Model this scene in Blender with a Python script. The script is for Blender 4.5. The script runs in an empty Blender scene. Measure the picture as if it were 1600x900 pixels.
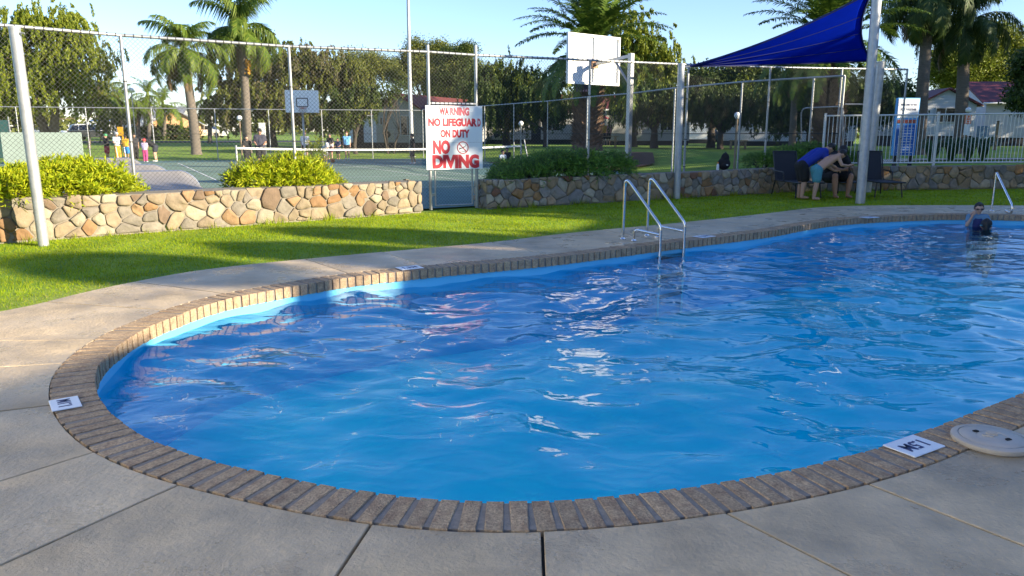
import bpy, bmesh, math, random
import numpy as np
from mathutils import Vector, Matrix

random.seed(7); RNG = np.random.default_rng(7)
SC = bpy.context.scene
COL = SC.collection
PI = math.pi

# ------------------------------------------------------------------ camera, sky, sun, exposure
F_PX, PITCH, EYE = 1180.0, math.radians(11.5), 1.48
cam = bpy.data.cameras.new("camera"); cam.sensor_width = 36.0; cam.lens = 36.0 * F_PX / 1600.0
cam.clip_start = 0.05; cam.clip_end = 4000
camo = bpy.data.objects.new("camera", cam); COL.objects.link(camo)
camo.location = (0, 0, EYE); camo.rotation_euler = (PI / 2 - PITCH, 0, 0)
SC.camera = camo

S_H = Vector((0.92, -0.39)).normalized()          # horizontal direction to the sun
SUN_EL = math.radians(16.5)
w = bpy.data.worlds.new("World"); SC.world = w; w.use_nodes = True
nt = w.node_tree; nt.nodes.clear()
sky = nt.nodes.new("ShaderNodeTexSky"); sky.sky_type = 'NISHITA'; sky.sun_disc = False
sky.sun_elevation = SUN_EL; sky.sun_rotation = math.atan2(S_H.x, S_H.y)
sky.air_density = 1.0; sky.dust_density = 0.1; sky.ozone_density = 3.8
bg = nt.nodes.new("ShaderNodeBackground"); bg.inputs[1].default_value = 0.085
out = nt.nodes.new("ShaderNodeOutputWorld")
wb = nt.nodes.new("ShaderNodeVectorMath"); wb.operation = 'MULTIPLY'; wb.inputs[1].default_value = (0.98, 0.91, 1.01)   # the camera's white balance
nt.links.new(sky.outputs[0], wb.inputs[0]); nt.links.new(wb.outputs[0], bg.inputs[0]); nt.links.new(bg.outputs[0], out.inputs[0])
sl = bpy.data.lights.new("sun", 'SUN'); sl.energy = 3.7; sl.angle = math.radians(0.5); sl.color = (1.0, 0.87, 0.64)
so = bpy.data.objects.new("sun", sl); COL.objects.link(so)
sdir = Vector((S_H.x * math.cos(SUN_EL), S_H.y * math.cos(SUN_EL), math.sin(SUN_EL)))
so.rotation_euler = sdir.to_track_quat('Z', 'Y').to_euler(); so.location = (20, -20, 30)
SC.view_settings.view_transform = 'Standard'; SC.view_settings.look = 'None'
SC.view_settings.exposure = 1.86; SC.view_settings.gamma = 1.0
SC.cycles.max_bounces = 7; SC.cycles.transparent_max_bounces = 12
SC.cycles.use_denoising = True
SC.cycles.sample_clamp_indirect = 6.0

# ------------------------------------------------------------------ photo pixel -> world point helpers
def ray(px, py):
    x = (px - 800) / F_PX; y = (450 - py) / F_PX
    return np.array([x, math.cos(PITCH) + y * math.sin(PITCH), -math.sin(PITCH) + y * math.cos(PITCH)])
def G(px, py, z=0.0):                        # where the pixel's ray meets the level z
    d = ray(px, py); t = (z - EYE) / d[2]; return np.array([d[0] * t, d[1] * t, z])
def D(px, py, Y):                            # the point at distance Y along the view axis on the ground
    d = ray(px, py); t = Y / d[1]; return np.array([d[0] * t, Y, EYE + d[2] * t])
def AQ(a, q):                                # a: towards the sun, q: across it
    return np.array([S_H.x * a - S_H.y * q, S_H.y * a + S_H.x * q])

R_AX = np.array([0.86, 0.51]); V_AX = np.array([-0.46, 0.89])
SIDE0 = np.array([9.6, 20.6]); SIDE_D = np.array([-0.455, 0.89]); SIDE_N = np.array([0.89, 0.455])
BACK0 = np.array([-28.0, 41.6]); BACK_D = np.array([0.955, 0.296]); BACK_N = np.array([-0.296, 0.955])
WR0 = np.array([-0.5, 15.55])
def sstep(t):
    t = np.clip(t, 0, 1); return t * t * (3 - 2 * t)
def zt(x, y):
    x = np.asarray(x, float); y = np.asarray(y, float)
    db = (x - BACK0[0]) * BACK_N[0] + (y - BACK0[1]) * BACK_N[1]
    dr = (x - SIDE0[0]) * SIDE_N[0] + (y - SIDE0[1]) * SIDE_N[1]
    z1 = 0.0155 * np.clip(db, 0, 140)
    fr = (y - 21.6) - 0.1 * (x - 11)          # only behind the right hand stone wall
    z2 = 0.62 * sstep(dr / 7.0) * sstep(fr / 1.2 + 0.2)
    return np.maximum(z1, z2)

# ------------------------------------------------------------------ object helpers
def wloc(o):
    v = Vector((0, 0, 0))
    while o is not None: v = v + o.location; o = o.parent
    return v
def tag(o, label=None, cat=None, group=None, kind=None):
    if label: o['label'] = label
    if cat: o['category'] = cat
    if group: o['group'] = group
    if kind: o['kind'] = kind
    return o
def thing(name, label, cat, loc=(0, 0, 0), rz=0.0, group=None):
    o = bpy.data.objects.new(name, None); COL.objects.link(o)
    o.empty_display_size = 0.2
    o.location = tuple(float(v) for v in loc); o.rotation_euler = (0, 0, rz)
    return tag(o, label, cat, group)
def link(name, me, parent=None, world=False):
    o = bpy.data.objects.new(name, me); COL.objects.link(o)
    if parent is not None:
        o.parent = parent
        if world: o.location = -wloc(parent)
    return o
def copy_tree(o, parent=None):
    c = o.copy(); COL.objects.link(c)
    if parent is not None: c.parent = parent
    for ch in list(o.children): copy_tree(ch, c)
    return c
def mesh_np(name, V, Fq, mat, smooth=False):
    """V (n,3), Fq (m,k) all faces with k corners"""
    V = np.asarray(V, np.float32); Fq = np.asarray(Fq, np.int32)
    me = bpy.data.meshes.new(name); k = Fq.shape[1]
    me.vertices.add(len(V)); me.vertices.foreach_set("co", V.ravel())
    me.loops.add(Fq.size); me.loops.foreach_set("vertex_index", Fq.ravel())
    me.polygons.add(len(Fq)); me.polygons.foreach_set("loop_start", np.arange(0, Fq.size, k, dtype=np.int32))
    if smooth: me.polygons.foreach_set("use_smooth", np.ones(len(Fq), bool))
    me.update(calc_edges=True)
    if mat: me.materials.append(mat)
    return me

class MB:
    def __init__(s): s.v = []; s.f = []; s.m = []; s.mi = 0
    def add(s, vs, fs):
        b = len(s.v); s.v += [tuple(float(c) for c in v) for v in vs]
        for f in fs: s.f.append([b + i for i in f]); s.m.append(s.mi)
        return s
    def box(s, c, size, rz=0.0, rx=0.0, ry=0.0):
        M = Matrix.Rotation(rz, 3, 'Z') @ Matrix.Rotation(ry, 3, 'Y') @ Matrix.Rotation(rx, 3, 'X')
        h = [d / 2 for d in size]; vs = []
        for z in (-1, 1):
            for x, y in ((-1, -1), (1, -1), (1, 1), (-1, 1)):
                vs.append(Vector(c) + M @ Vector((x * h[0], y * h[1], z * h[2])))
        return s.add(vs, [(3, 2, 1, 0), (4, 5, 6, 7), (0, 1, 5, 4), (1, 2, 6, 5), (2, 3, 7, 6), (3, 0, 4, 7)])
    def bbox(s, c, size, rz=0.0, b=0.01):     # box with chamfered vertical and top edges
        x, y, z = [d / 2 for d in size]
        ring = [(-x + b, -y), (x - b, -y), (x, -y + b), (x, y - b), (x - b, y), (-x + b, y), (-x, y - b), (-x, -y + b)]
        inner = [(px * (x - b) / x, py * (y - b) / y) for px, py in ring]
        ca, sa = math.cos(rz), math.sin(rz); vs = []
        for zz, rg in ((-z, inner), (-z + b, ring), (z - b, ring), (z, inner)):
            for px, py in rg: vs.append((c[0] + px * ca - py * sa, c[1] + px * sa + py * ca, c[2] + zz))
        fs = []
        for k in range(3):
            for i in range(8): fs.append((k * 8 + i, k * 8 + (i + 1) % 8, k * 8 + 8 + (i + 1) % 8, k * 8 + 8 + i))
        fs.append(tuple(range(7, -1, -1))); fs.append(tuple(range(24, 32)))
        return s.add(vs, fs)
    def tube(s, pts, r, n=8, cap=True):
        pts = [Vector(tuple(float(c) for c in p)) for p in pts]
        if not hasattr(r, '__len__'): r = [r] * len(pts)
        vs = []; fs = []; prev = None
        for i, p in enumerate(pts):
            if i == 0: t = pts[1] - p
            elif i == len(pts) - 1: t = p - pts[i - 1]
            else: t = (pts[i + 1] - p).normalized() + (p - pts[i - 1]).normalized()
            if t.length < 1e-9: t = Vector((0, 0, 1))
            t.normalize()
            if prev is None:
                u = t.orthogonal().normalized()
            else:
                u = (prev - t * prev.dot(t))
                u = u.normalized() if u.length > 1e-6 else t.orthogonal().normalized()
            prev = u; w_ = t.cross(u)
            for k in range(n):
                a = 2 * PI * k / n
                vs.append(p + (u * math.cos(a) + w_ * math.sin(a)) * r[i])
        for i in range(len(pts) - 1):
            for k in range(n):
                fs.append((i * n + k, i * n + (k + 1) % n, (i + 1) * n + (k + 1) % n, (i + 1) * n + k))
        if cap:
            fs.append(tuple(range(n - 1, -1, -1))); fs.append(tuple(range((len(pts) - 1) * n, len(pts) * n)))
        return s.add(vs, fs)
    def sphere(s, c, r, sx=1, sy=1, sz=1, n=12, m=8):
        vs = [(c[0], c[1], c[2] - r * sz)]
        for j in range(1, m):
            a = -PI / 2 + PI * j / m
            for i in range(n):
                b = 2 * PI * i / n
                vs.append((c[0] + r * sx * math.cos(a) * math.cos(b), c[1] + r * sy * math.cos(a) * math.sin(b), c[2] + r * sz * math.sin(a)))
        vs.append((c[0], c[1], c[2] + r * sz)); fs = []
        for i in range(n): fs.append((0, 1 + (i + 1) % n, 1 + i))
        for j in range(m - 2):
            for i in range(n):
                fs.append((1 + j * n + i, 1 + j * n + (i + 1) % n, 1 + (j + 1) * n + (i + 1) % n, 1 + (j + 1) * n + i))
        t = len(vs) - 1
        for i in range(n): fs.append((t, 1 + (m - 2) * n + i, 1 + (m - 2) * n + (i + 1) % n))
        return s.add(vs, fs)
    def lathe(s, c, prof, n=32):
        vs = []; fs = []
        for r, z in prof:
            for k in range(n):
                a = 2 * PI * k / n; vs.append((c[0] + r * math.cos(a), c[1] + r * math.sin(a), c[2] + z))
        for i in range(len(prof) - 1):
            for k in range(n): fs.append((i * n + k, i * n + (k + 1) % n, (i + 1) * n + (k + 1) % n, (i + 1) * n + k))
        fs.append(tuple(range(n - 1, -1, -1))); fs.append(tuple(range((len(prof) - 1) * n, len(prof) * n)))
        return s.add(vs, fs)
    def prism(s, poly, z0, z1):               # poly in xy, counter clockwise
        n = len(poly); vs = [(p[0], p[1], z0) for p in poly] + [(p[0], p[1], z1) for p in poly]
        fs = [tuple(range(n - 1, -1, -1)), tuple(range(n, 2 * n))]
        for i in range(n): fs.append((i, (i + 1) % n, n + (i + 1) % n, n + i))
        return s.add(vs, fs)
    def mesh(s, name, mat, smooth=False):
        me = bpy.data.meshes.new(name); me.from_pydata(s.v, [], s.f)
        mats = mat if isinstance(mat, (list, tuple)) else [mat]
        for m_ in mats: me.materials.append(m_)
        if len(mats) > 1: me.polygons.foreach_set("material_index", s.m)
        if smooth: me.polygons.foreach_set("use_smooth", [True] * len(me.polygons))
        me.update()
        return me
    def build(s, name, mat, parent=None, world=True, smooth=False, label=None):
        o = link(name, s.mesh(name, mat, smooth), parent, world)
        if label: o['label'] = label
        return o
def autosmooth(o, ang=40):
    me = o.data
    bm = bmesh.new(); bm.from_mesh(me)
    for f in bm.faces: f.smooth = True
    for e in bm.edges:
        if len(e.link_faces) == 2 and e.calc_face_angle(0) > math.radians(ang): e.smooth = False
    bm.to_mesh(me); bm.free(); return o

# ------------------------------------------------------------------ materials
MATS = {}
def mat(name, col, rough=0.6, metal=0.0, spec=0.5, var=0.0, vscale=6.0, bump=0.0, bscale=40.0, objcol=False, rnd=0.0,
        col2=None, c2scale=3.0, c2lo=0.45, c2hi=0.65, stretch=None, emit=None, rvar=0.0, island=None, transl=0.0, coat=0.0, detail=6.0):
    m = bpy.data.materials.new(name); m.use_nodes = True; n = m.node_tree; N = n.nodes; L = n.links
    b = N["Principled BSDF"]; b.inputs["Roughness"].default_value = rough; b.inputs["Metallic"].default_value = metal
    b.inputs["Specular IOR Level"].default_value = spec
    if coat: b.inputs["Coat Weight"].default_value = coat
    tc = N.new("ShaderNodeTexCoord"); vec = tc.outputs["Object"]
    oi = N.new("ShaderNodeObjectInfo")
    ad = N.new("ShaderNodeVectorMath"); ad.operation = 'ADD'; L.new(vec, ad.inputs[0])
    mu = N.new("ShaderNodeMath"); mu.operation = 'MULTIPLY'; mu.inputs[1].default_value = 37.0
    L.new(oi.outputs["Random"], mu.inputs[0]); L.new(mu.outputs[0], ad.inputs[1]); vec = ad.outputs[0]
    if stretch:
        mp = N.new("ShaderNodeMapping"); mp.inputs["Scale"].default_value = stretch; L.new(vec, mp.inputs[0]); vec = mp.outputs[0]
    c = N.new("ShaderNodeRGB"); c.outputs[0].default_value = (*col, 1); cur = c.outputs[0]
    if objcol: cur = oi.outputs["Color"]
    if island:
        ge = N.new("ShaderNodeNewGeometry"); cr = N.new("ShaderNodeValToRGB"); e = cr.color_ramp.elements
        e[0].position = 0; e[0].color = (*island[0], 1); e[1].position = 1; e[1].color = (*island[-1], 1)
        for k in range(1, len(island) - 1):
            x = e.new(k / (len(island) - 1)); x.color = (*island[k], 1)
        L.new(ge.outputs["Random Per Island"], cr.inputs[0]); cur = cr.outputs[0]
    def noise(sc, det=detail, rg=0.6):
        t = N.new("ShaderNodeTexNoise"); t.inputs["Scale"].default_value = sc; t.inputs["Detail"].default_value = det
        t.inputs["Roughness"].default_value = rg; L.new(vec, t.inputs[0]); return t.outputs[0]
    if col2 is not None:
        r = N.new("ShaderNodeMapRange"); r.inputs[1].default_value = c2lo; r.inputs[2].default_value = c2hi; L.new(noise(c2scale), r.inputs[0])
        mx = N.new("ShaderNodeMix"); mx.data_type = 'RGBA'; L.new(r.outputs[0], mx.inputs[0]); L.new(cur, mx.inputs[6]); mx.inputs[7].default_value = (*col2, 1); cur = mx.outputs[2]
    def scale_by(fac_socket, lo, hi, cur, flo=0.3, fhi=0.7):
        r = N.new("ShaderNodeMapRange"); r.inputs[1].default_value = flo; r.inputs[2].default_value = fhi; r.inputs[3].default_value = lo; r.inputs[4].default_value = hi
        L.new(fac_socket, r.inputs[0])
        vm = N.new("ShaderNodeVectorMath"); vm.operation = 'SCALE'; L.new(cur, vm.inputs[0]); L.new(r.outputs[0], vm.inputs["Scale"]); return vm.outputs[0]
    if var: cur = scale_by(noise(vscale), 1 - var, 1 + var, cur)
    if rnd: cur = scale_by(oi.outputs["Random"], 1 - rnd, 1 + rnd, cur, 0, 1)
    L.new(cur, b.inputs["Base Color"])
    if rvar:
        r = N.new("ShaderNodeMapRange"); r.inputs[1].default_value = .35; r.inputs[2].default_value = .65
        r.inputs[3].default_value = max(0.02, rough - rvar); r.inputs[4].default_value = min(1, rough + rvar); L.new(noise(vscale * .5), r.inputs[0]); L.new(r.outputs[0], b.inputs["Roughness"])
    if bump:
        bp = N.new("ShaderNodeBump"); bp.inputs["Strength"].default_value = bump; bp.inputs["Distance"].default_value = 0.02
        L.new(noise(bscale), bp.inputs["Height"]); L.new(bp.outputs[0], b.inputs["Normal"])
    if emit:
        b.inputs["Emission Color"].default_value = (*emit[0], 1); b.inputs["Emission Strength"].default_value = emit[1]
    if transl:
        o = N["Material Output"]; tr = N.new("ShaderNodeBsdfTranslucent"); mx = N.new("ShaderNodeMixShader"); mx.inputs[0].default_value = transl
        L.new(cur, tr.inputs[0]); L.new(b.outputs[0], mx.inputs[1]); L.new(tr.outputs[0], mx.inputs[2]); L.new(mx.outputs[0], o.inputs[0])
    MATS[name] = m; return m

M_GALV = mat("galvanised_steel", (0.34, 0.35, 0.36), 0.42, 0.55, var=0.14, vscale=14, bump=0.03)
M_POLE = mat("weathered_galvanised_pole", (0.42, 0.43, 0.44), 0.45, 0.4, var=0.12, vscale=9, col2=(0.33, 0.35, 0.38), c2scale=7, c2lo=.56, c2hi=.7)
M_WIRE = mat("fence_wire", (0.075, 0.075, 0.075), 0.6, 0.0, spec=.2)
M_WIREFAR = mat("fence_wire_far", (0.04, 0.04, 0.04), 0.7, 0.0, spec=.2)
M_STEEL = mat("stainless_steel", (0.72, 0.72, 0.72), 0.13, 1.0, var=0.05)
M_SLAB = mat("deck_concrete", (0.57, 0.435, 0.27), 0.42, var=0.2, vscale=4, bump=0.5, bscale=45, col2=(0.45, 0.35, 0.225), c2scale=1.7, rvar=0.24, rnd=0.07, detail=12)
M_JOINT = mat("joint_dirt", (0.05, 0.045, 0.04), 0.9)
M_BRICK = mat("coping_brick", (0.43, 0.305, 0.185), 0.8, var=0.42, vscale=85, bump=0.6, bscale=110, col2=(0.25, 0.155, 0.095), c2scale=16, c2lo=.45, c2hi=.75, rnd=0.10)
M_BMORT = mat("coping_mortar", (0.235, 0.205, 0.175), 0.85, var=0.2, vscale=30, bump=0.3, bscale=90)
M_STONE = mat("wall_stone", (0.4, 0.35, 0.28), 0.85, objcol=True, var=0.22, vscale=9, bump=0.5, bscale=30, detail=8)
M_MORTAR = mat("wall_mortar", (0.23, 0.20, 0.16), 0.9, var=0.2, vscale=10, bump=0.5, bscale=50)
M_GRASSGROUND = mat("lawn_soil_and_grass", (0.17, 0.30, 0.010), 0.9, var=0.35, vscale=1.6, bump=0.6, bscale=35, col2=(0.24, 0.31, 0.03), c2scale=.8)
M_BLADE = mat("grass_blade", (0.07, 0.16, 0.02), 0.55, spec=0.25, var=0.3, vscale=1.3, island=[(0.15, 0.25, 0.003), (0.32, 0.44, 0.005), (0.42, 0.52, 0.008), (0.46, 0.44, 0.06)], transl=0.6)
M_BLADEDRY = mat("dry_grass_blade", (0.2, 0.17, 0.08), 0.7, island=[(0.12, 0.14, 0.03), (0.24, 0.2, 0.09), (0.3, 0.24, 0.12)], transl=0.25)
M_COURT = mat("court_surface", (0.10, 0.19, 0.165), 0.8, var=0.12, vscale=1.2, bump=0.15, bscale=80)
M_COURT2 = mat("court_surface_inner", (0.17, 0.25, 0.175), 0.8, var=0.12, vscale=1.2, bump=0.15, bscale=80)
M_LINE = mat("court_line_paint", (0.7, 0.7, 0.66), 0.7, var=0.1)
M_ASPH = mat("asphalt", (0.055, 0.055, 0.06), 0.9, var=0.15, vscale=2)
M_MULCH = mat("bark_mulch", (0.10, 0.05, 0.03), 0.95, var=0.4, vscale=9, bump=1.0, bscale=25)
M_SOIL = mat("garden_soil", (0.09, 0.065, 0.045), 0.95, var=0.3, vscale=12, bump=0.8, bscale=30)
M_WHITE = mat("white_paint", (0.78, 0.78, 0.76), 0.45, var=0.04)
M_SIGNW = mat("sign_white", (0.72, 0.75, 0.79), 0.35, var=0.03)
M_RED = mat("sign_red", (0.50, 0.012, 0.03), 0.45)
M_REDFADE = mat("sign_red_faded", (0.55, 0.09, 0.12), 0.5)
M_BLACKP = mat("black_print", (0.015, 0.015, 0.02), 0.5)
M_NAVYP = mat("navy_print", (0.02, 0.03, 0.12), 0.5)
M_FENCEW = mat("cream_powder_coat", (0.66, 0.66, 0.62), 0.4, var=0.03)
M_POOLWALL = mat("pool_wall_paint", (0.14, 0.56, 0.84), 0.35, var=0.05, vscale=2)
M_POOLFLOOR = mat("pool_floor_paint", (0.03, 0.90, 1.0), 0.5, var=0.04, vscale=0.9, col2=(0.75, 1.0, 1.0), c2scale=.75, c2lo=.53, c2hi=.66)  # paler turquoise patches are painted in for sunlight refracted onto the floor
M_SAIL = mat("blue_shade_cloth", (0.0, 0.028, 0.66), 0.85, spec=0.05, var=0.06, vscale=3, bump=0.15, bscale=220, transl=0.3)
M_BLKFAB = mat("black_mesh_fabric", (0.012, 0.014, 0.02), 0.7, bump=0.2, bscale=200)
M_BLKMET = mat("black_powder_coat", (0.012, 0.012, 0.014), 0.4)
M_BARK = mat("bark", (0.15, 0.11, 0.085), 0.95, var=0.35, vscale=8, bump=1.0, bscale=20, stretch=(1, 1, .25))
M_BARKD = mat("dark_bark", (0.07, 0.055, 0.045), 0.95, var=0.35, vscale=8, bump=1.0, bscale=20, stretch=(1, 1, .25))
M_PALMTR = mat("palm_trunk", (0.15, 0.125, 0.105), 0.95, var=0.25, vscale=5, bump=0.8, bscale=14, stretch=(1, 1, 5))
M_PHTR = mat("date_palm_boots", (0.16, 0.10, 0.065), 0.95, var=0.35, vscale=9, bump=1.0, bscale=16)
M_PLASTICCREAM = mat("cream_plastic", (0.42, 0.38, 0.33), 0.45, var=0.1, vscale=8, bump=0.1)
M_DARKHOLE = mat("dark_recess", (0.012, 0.011, 0.01), 0.9)
M_GLASS = mat("window_glass", (0.02, 0.025, 0.03), 0.06, spec=0.8)
M_FRAME = mat("window_frame", (0.5, 0.5, 0.5), 0.5)
M_RUBBER = mat("rubber", (0.02, 0.02, 0.02), 0.8)
M_RIM = mat("alloy_rim", (0.5, 0.5, 0.52), 0.3, 0.8)
M_CARW = mat("white_car_paint", (0.78, 0.78, 0.78), 0.2, coat=0.6)
M_CARD = mat("dark_car_paint", (0.05, 0.055, 0.06), 0.2, coat=0.6)
M_ROOF = mat("red_tile_roof", (0.14, 0.03, 0.027), 0.8, var=0.4, vscale=10, bump=0.4, bscale=8)  # strong mottling puts dappled tree shade into the tile colour
M_ROOFM = mat("maroon_roof", (0.10, 0.016, 0.024), 0.6, var=0.1)
M_ROOFG = mat("grey_roof", (0.22, 0.23, 0.26), 0.6)
M_WALLW = mat("white_weatherboard", (0.50, 0.52, 0.56), 0.7, var=0.05, vscale=3)
M_WALLC = mat("cream_render", (0.36, 0.355, 0.34), 0.85, var=0.08, vscale=3)
M_WALLO = mat("orange_render", (0.62, 0.36, 0.18), 0.85, var=0.08)
M_SKIRT = mat("dark_base_boards", (0.03, 0.03, 0.03), 0.9)
M_PALEGRN = mat("pale_green_board", (0.33, 0.40, 0.34), 0.7, var=0.06, vscale=3)
M_RAMP = mat("ramp_composite", (0.25, 0.235, 0.225), 0.55, var=0.08, vscale=4)
M_RAMPE = mat("ramp_edge", (0.05, 0.03, 0.03), 0.8)
M_RAMPB = mat("ramp_coping_blue_grey", (0.09, 0.12, 0.2), 0.5)
M_LAMPG = mat("lamp_globe", (0.8, 0.8, 0.78), 0.25)
M_TIMBER = mat("timber", (0.3, 0.22, 0.14), 0.8, var=0.2)
M_BLUESIGN = mat("info_sign_blue", (0.01, 0.12, 0.45), 0.4)
M_BLUESIGNL = mat("info_sign_light_blue", (0.08, 0.36, 0.75), 0.4)
M_ORSIGN = mat("info_sign_orange", (0.42, 0.08, 0.05), 0.45)
M_YELSIGN = mat("yellow_sign_paint", (0.75, 0.38, 0.02), 0.5)
M_BALL = mat("basketball_orange", (0.45, 0.13, 0.04), 0.6)
M_NET = mat("net_mesh", (0.05, 0.05, 0.05), 0.8)
M_AGAP = mat("strappy_leaf", (0.03, 0.08, 0.02), 0.4, island=[(0.02, 0.06, 0.015), (0.05, 0.12, 0.03)], transl=0.2)
def leafmat(name, cols, tr=0.3): return mat(name, cols[0], 0.55, spec=0.3, island=cols, transl=tr)
L_PEPPER = leafmat("weeping_peppermint_leaf", [(0.0733, 0.1155, 0.0101), (0.1674, 0.2079, 0.0185), (0.2721, 0.3003, 0.0294), (0.1151, 0.1617, 0.0126)])
L_OLIVE = leafmat("olive_leaf", [(0.0626, 0.0913, 0.0139), (0.1365, 0.1583, 0.0277), (0.2161, 0.2192, 0.0416)])
L_DARK = leafmat("dark_leaf", [(0.025, 0.0481, 0.012), (0.0562, 0.0894, 0.0192), (0.1, 0.1375, 0.0264)])
L_PINK = leafmat("dry_tip_leaf", [(0.11, 0.10, 0.05), (0.17, 0.14, 0.08), (0.09, 0.1, 0.03)])
L_YELL = leafmat("yellow_green_leaf", [(0.1092, 0.1605, 0.0143), (0.234, 0.262, 0.0215), (0.078, 0.1183, 0.0143)])
L_GOLD = leafmat("golden_juniper_leaf", [(0.1674, 0.2697, 0.0081), (0.3515, 0.4135, 0.0123), (0.5189, 0.5214, 0.0205), (0.2511, 0.3416, 0.0102)], 0.35)
L_JUN = leafmat("green_juniper_leaf", [(0.0756, 0.1701, 0.035), (0.1512, 0.2892, 0.0492), (0.2268, 0.3742, 0.0562)], 0.3)
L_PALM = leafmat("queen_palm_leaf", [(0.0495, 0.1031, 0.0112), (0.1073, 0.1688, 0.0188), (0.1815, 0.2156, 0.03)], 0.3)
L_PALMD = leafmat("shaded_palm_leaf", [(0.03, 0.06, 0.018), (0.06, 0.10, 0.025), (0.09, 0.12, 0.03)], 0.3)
L_PALMB = leafmat("dead_palm_leaf", [(0.14, 0.09, 0.05), (0.22, 0.15, 0.08), (0.12, 0.08, 0.04)], 0.2)
L_DATE = leafmat("date_palm_leaf", [(0.04, 0.088, 0.012), (0.088, 0.152, 0.02), (0.136, 0.184, 0.024)], 0.25)
L_BRIGHT = leafmat("bright_small_palm_leaf", [(0.08, 0.136, 0.012), (0.176, 0.24, 0.024), (0.048, 0.096, 0.016)], 0.35)

def slab_stains():
    n = M_SLAB.node_tree; N = n.nodes; L = n.links; b = N["Principled BSDF"]; src = b.inputs["Base Color"].links[0].from_socket
    tc = N.new("ShaderNodeTexCoord"); v = N.new("ShaderNodeTexVoronoi"); v.inputs["Scale"].default_value = 2.1; no = N.new("ShaderNodeTexNoise"); no.inputs["Scale"].default_value = 14
    mp = N.new("ShaderNodeVectorMath"); mp.operation = 'SCALE'; mp.inputs["Scale"].default_value = .06; ad = N.new("ShaderNodeVectorMath"); ad.operation = 'ADD'
    L.new(tc.outputs["Object"], ad.inputs[0]); L.new(no.outputs["Color"], mp.inputs[0]); L.new(mp.outputs[0], ad.inputs[1]); L.new(tc.outputs["Object"], no.inputs[0]); L.new(ad.outputs[0], v.inputs[0])
    r = N.new("ShaderNodeMapRange"); r.inputs[1].default_value = .035; r.inputs[2].default_value = .06; r.inputs[3].default_value = .45; r.inputs[4].default_value = 1; L.new(v.outputs["Distance"], r.inputs[0])
    v2 = N.new("ShaderNodeTexNoise"); v2.inputs["Scale"].default_value = 1.1; v2.inputs["Detail"].default_value = 10; v2.inputs["Roughness"].default_value = .7; L.new(tc.outputs["Object"], v2.inputs[0])
    r2 = N.new("ShaderNodeMapRange"); r2.inputs[1].default_value = .38; r2.inputs[2].default_value = .55; r2.inputs[3].default_value = .74; r2.inputs[4].default_value = 1.04; L.new(v2.outputs[0], r2.inputs[0])
    m = N.new("ShaderNodeMath"); m.operation = 'MULTIPLY'; L.new(r.outputs[0], m.inputs[0]); L.new(r2.outputs[0], m.inputs[1])
    s_ = N.new("ShaderNodeVectorMath"); s_.operation = 'SCALE'; L.new(src, s_.inputs[0]); L.new(m.outputs[0], s_.inputs["Scale"]); L.new(s_.outputs[0], b.inputs["Base Color"])
slab_stains()

# ------------------------------------------------------------------ pool outline
def catmull(P, step, closed=False):
    P = [np.array(p, float) for p in P]; n = len(P); outp = []
    rng_ = range(n) if closed else range(n - 1)
    for i in rng_:
        p0 = P[(i - 1) % n] if closed or i > 0 else 2 * P[0] - P[1]
        p1 = P[i]; p2 = P[(i + 1) % n]
        p3 = P[(i + 2) % n] if closed or i + 2 < n else 2 * P[-1] - P[-2]
        k = max(2, int(np.linalg.norm(p2 - p1) / step) + 1)
        for t in np.arange(k) / k:
            outp.append(0.5 * ((2 * p1) + (-p0 + p2) * t + (2 * p0 - 5 * p1 + 4 * p2 - p3) * t * t + (-p0 + 3 * p1 - 3 * p2 + p3) * t ** 3))
    if not closed: outp.append(P[-1])
    return np.array(outp)
def smooth_closed(P, it):
    for _ in range(it): P = 0.5 * P + 0.25 * (np.roll(P, 1, 0) + np.roll(P, -1, 0))
    return P
def resample(P, step, closed=True):
    Q = np.vstack([P, P[:1]]) if closed else P
    d = np.r_[0, np.cumsum(np.linalg.norm(np.diff(Q, axis=0), axis=1))]
    n = int(round(d[-1] / step)); t = np.linspace(0, d[-1], n + 1)
    R = np.c_[np.interp(t, d, Q[:, 0]), np.interp(t, d, Q[:, 1])]
    return R[:-1] if closed else R
inner_px = [(1800, 538), (1700, 573), (1600, 613), (1490, 656), (1370, 700), (1260, 729), (1150, 750), (950, 777), (760, 785), (600, 773), (500, 757), (330, 720), (240, 690), (185, 657), (152, 618), (148, 587),
            (160, 562), (210, 522), (267, 497), (333, 473), (400, 458), (480, 444), (556, 432), (691, 418), (784, 410), (900, 398),
            (1025, 382), (1075, 376), (1200, 361), (1262, 350), (1325, 342), (1425, 336.5), (1525, 335)]
IP = [G(*p)[:2] for p in inner_px]
off_pts = [(10.6, 13.75), (12.6, 13.2), (13.8, 11.8), (13.2, 10.2), (11.4, 8.9), (9.0, 7.7), (6.8, 6.5)]
POOL = catmull(IP + [np.array(p) for p in off_pts], 0.05, True)
POOL = resample(POOL, 0.06); POOL = smooth_closed(POOL, 14)
def ccw(P):
    a = np.sum(P[:, 0] * np.roll(P[:, 1], -1) - np.roll(P[:, 0], -1) * P[:, 1]); return P if a > 0 else P[::-1]
POOL = ccw(POOL); POOL = resample(POOL, 0.05)
def normals(P):
    T = np.roll(P, -1, 0) - np.roll(P, 1, 0); T /= np.linalg.norm(T, axis=1)[:, None]; return np.c_[T[:, 1], -T[:, 0]]
def offset(P, d):
    return smooth_closed(P + normals(smooth_closed(P.copy(), 10)) * d, 3)
COP_W = 0.235
COPE = offset(POOL, COP_W)
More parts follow.
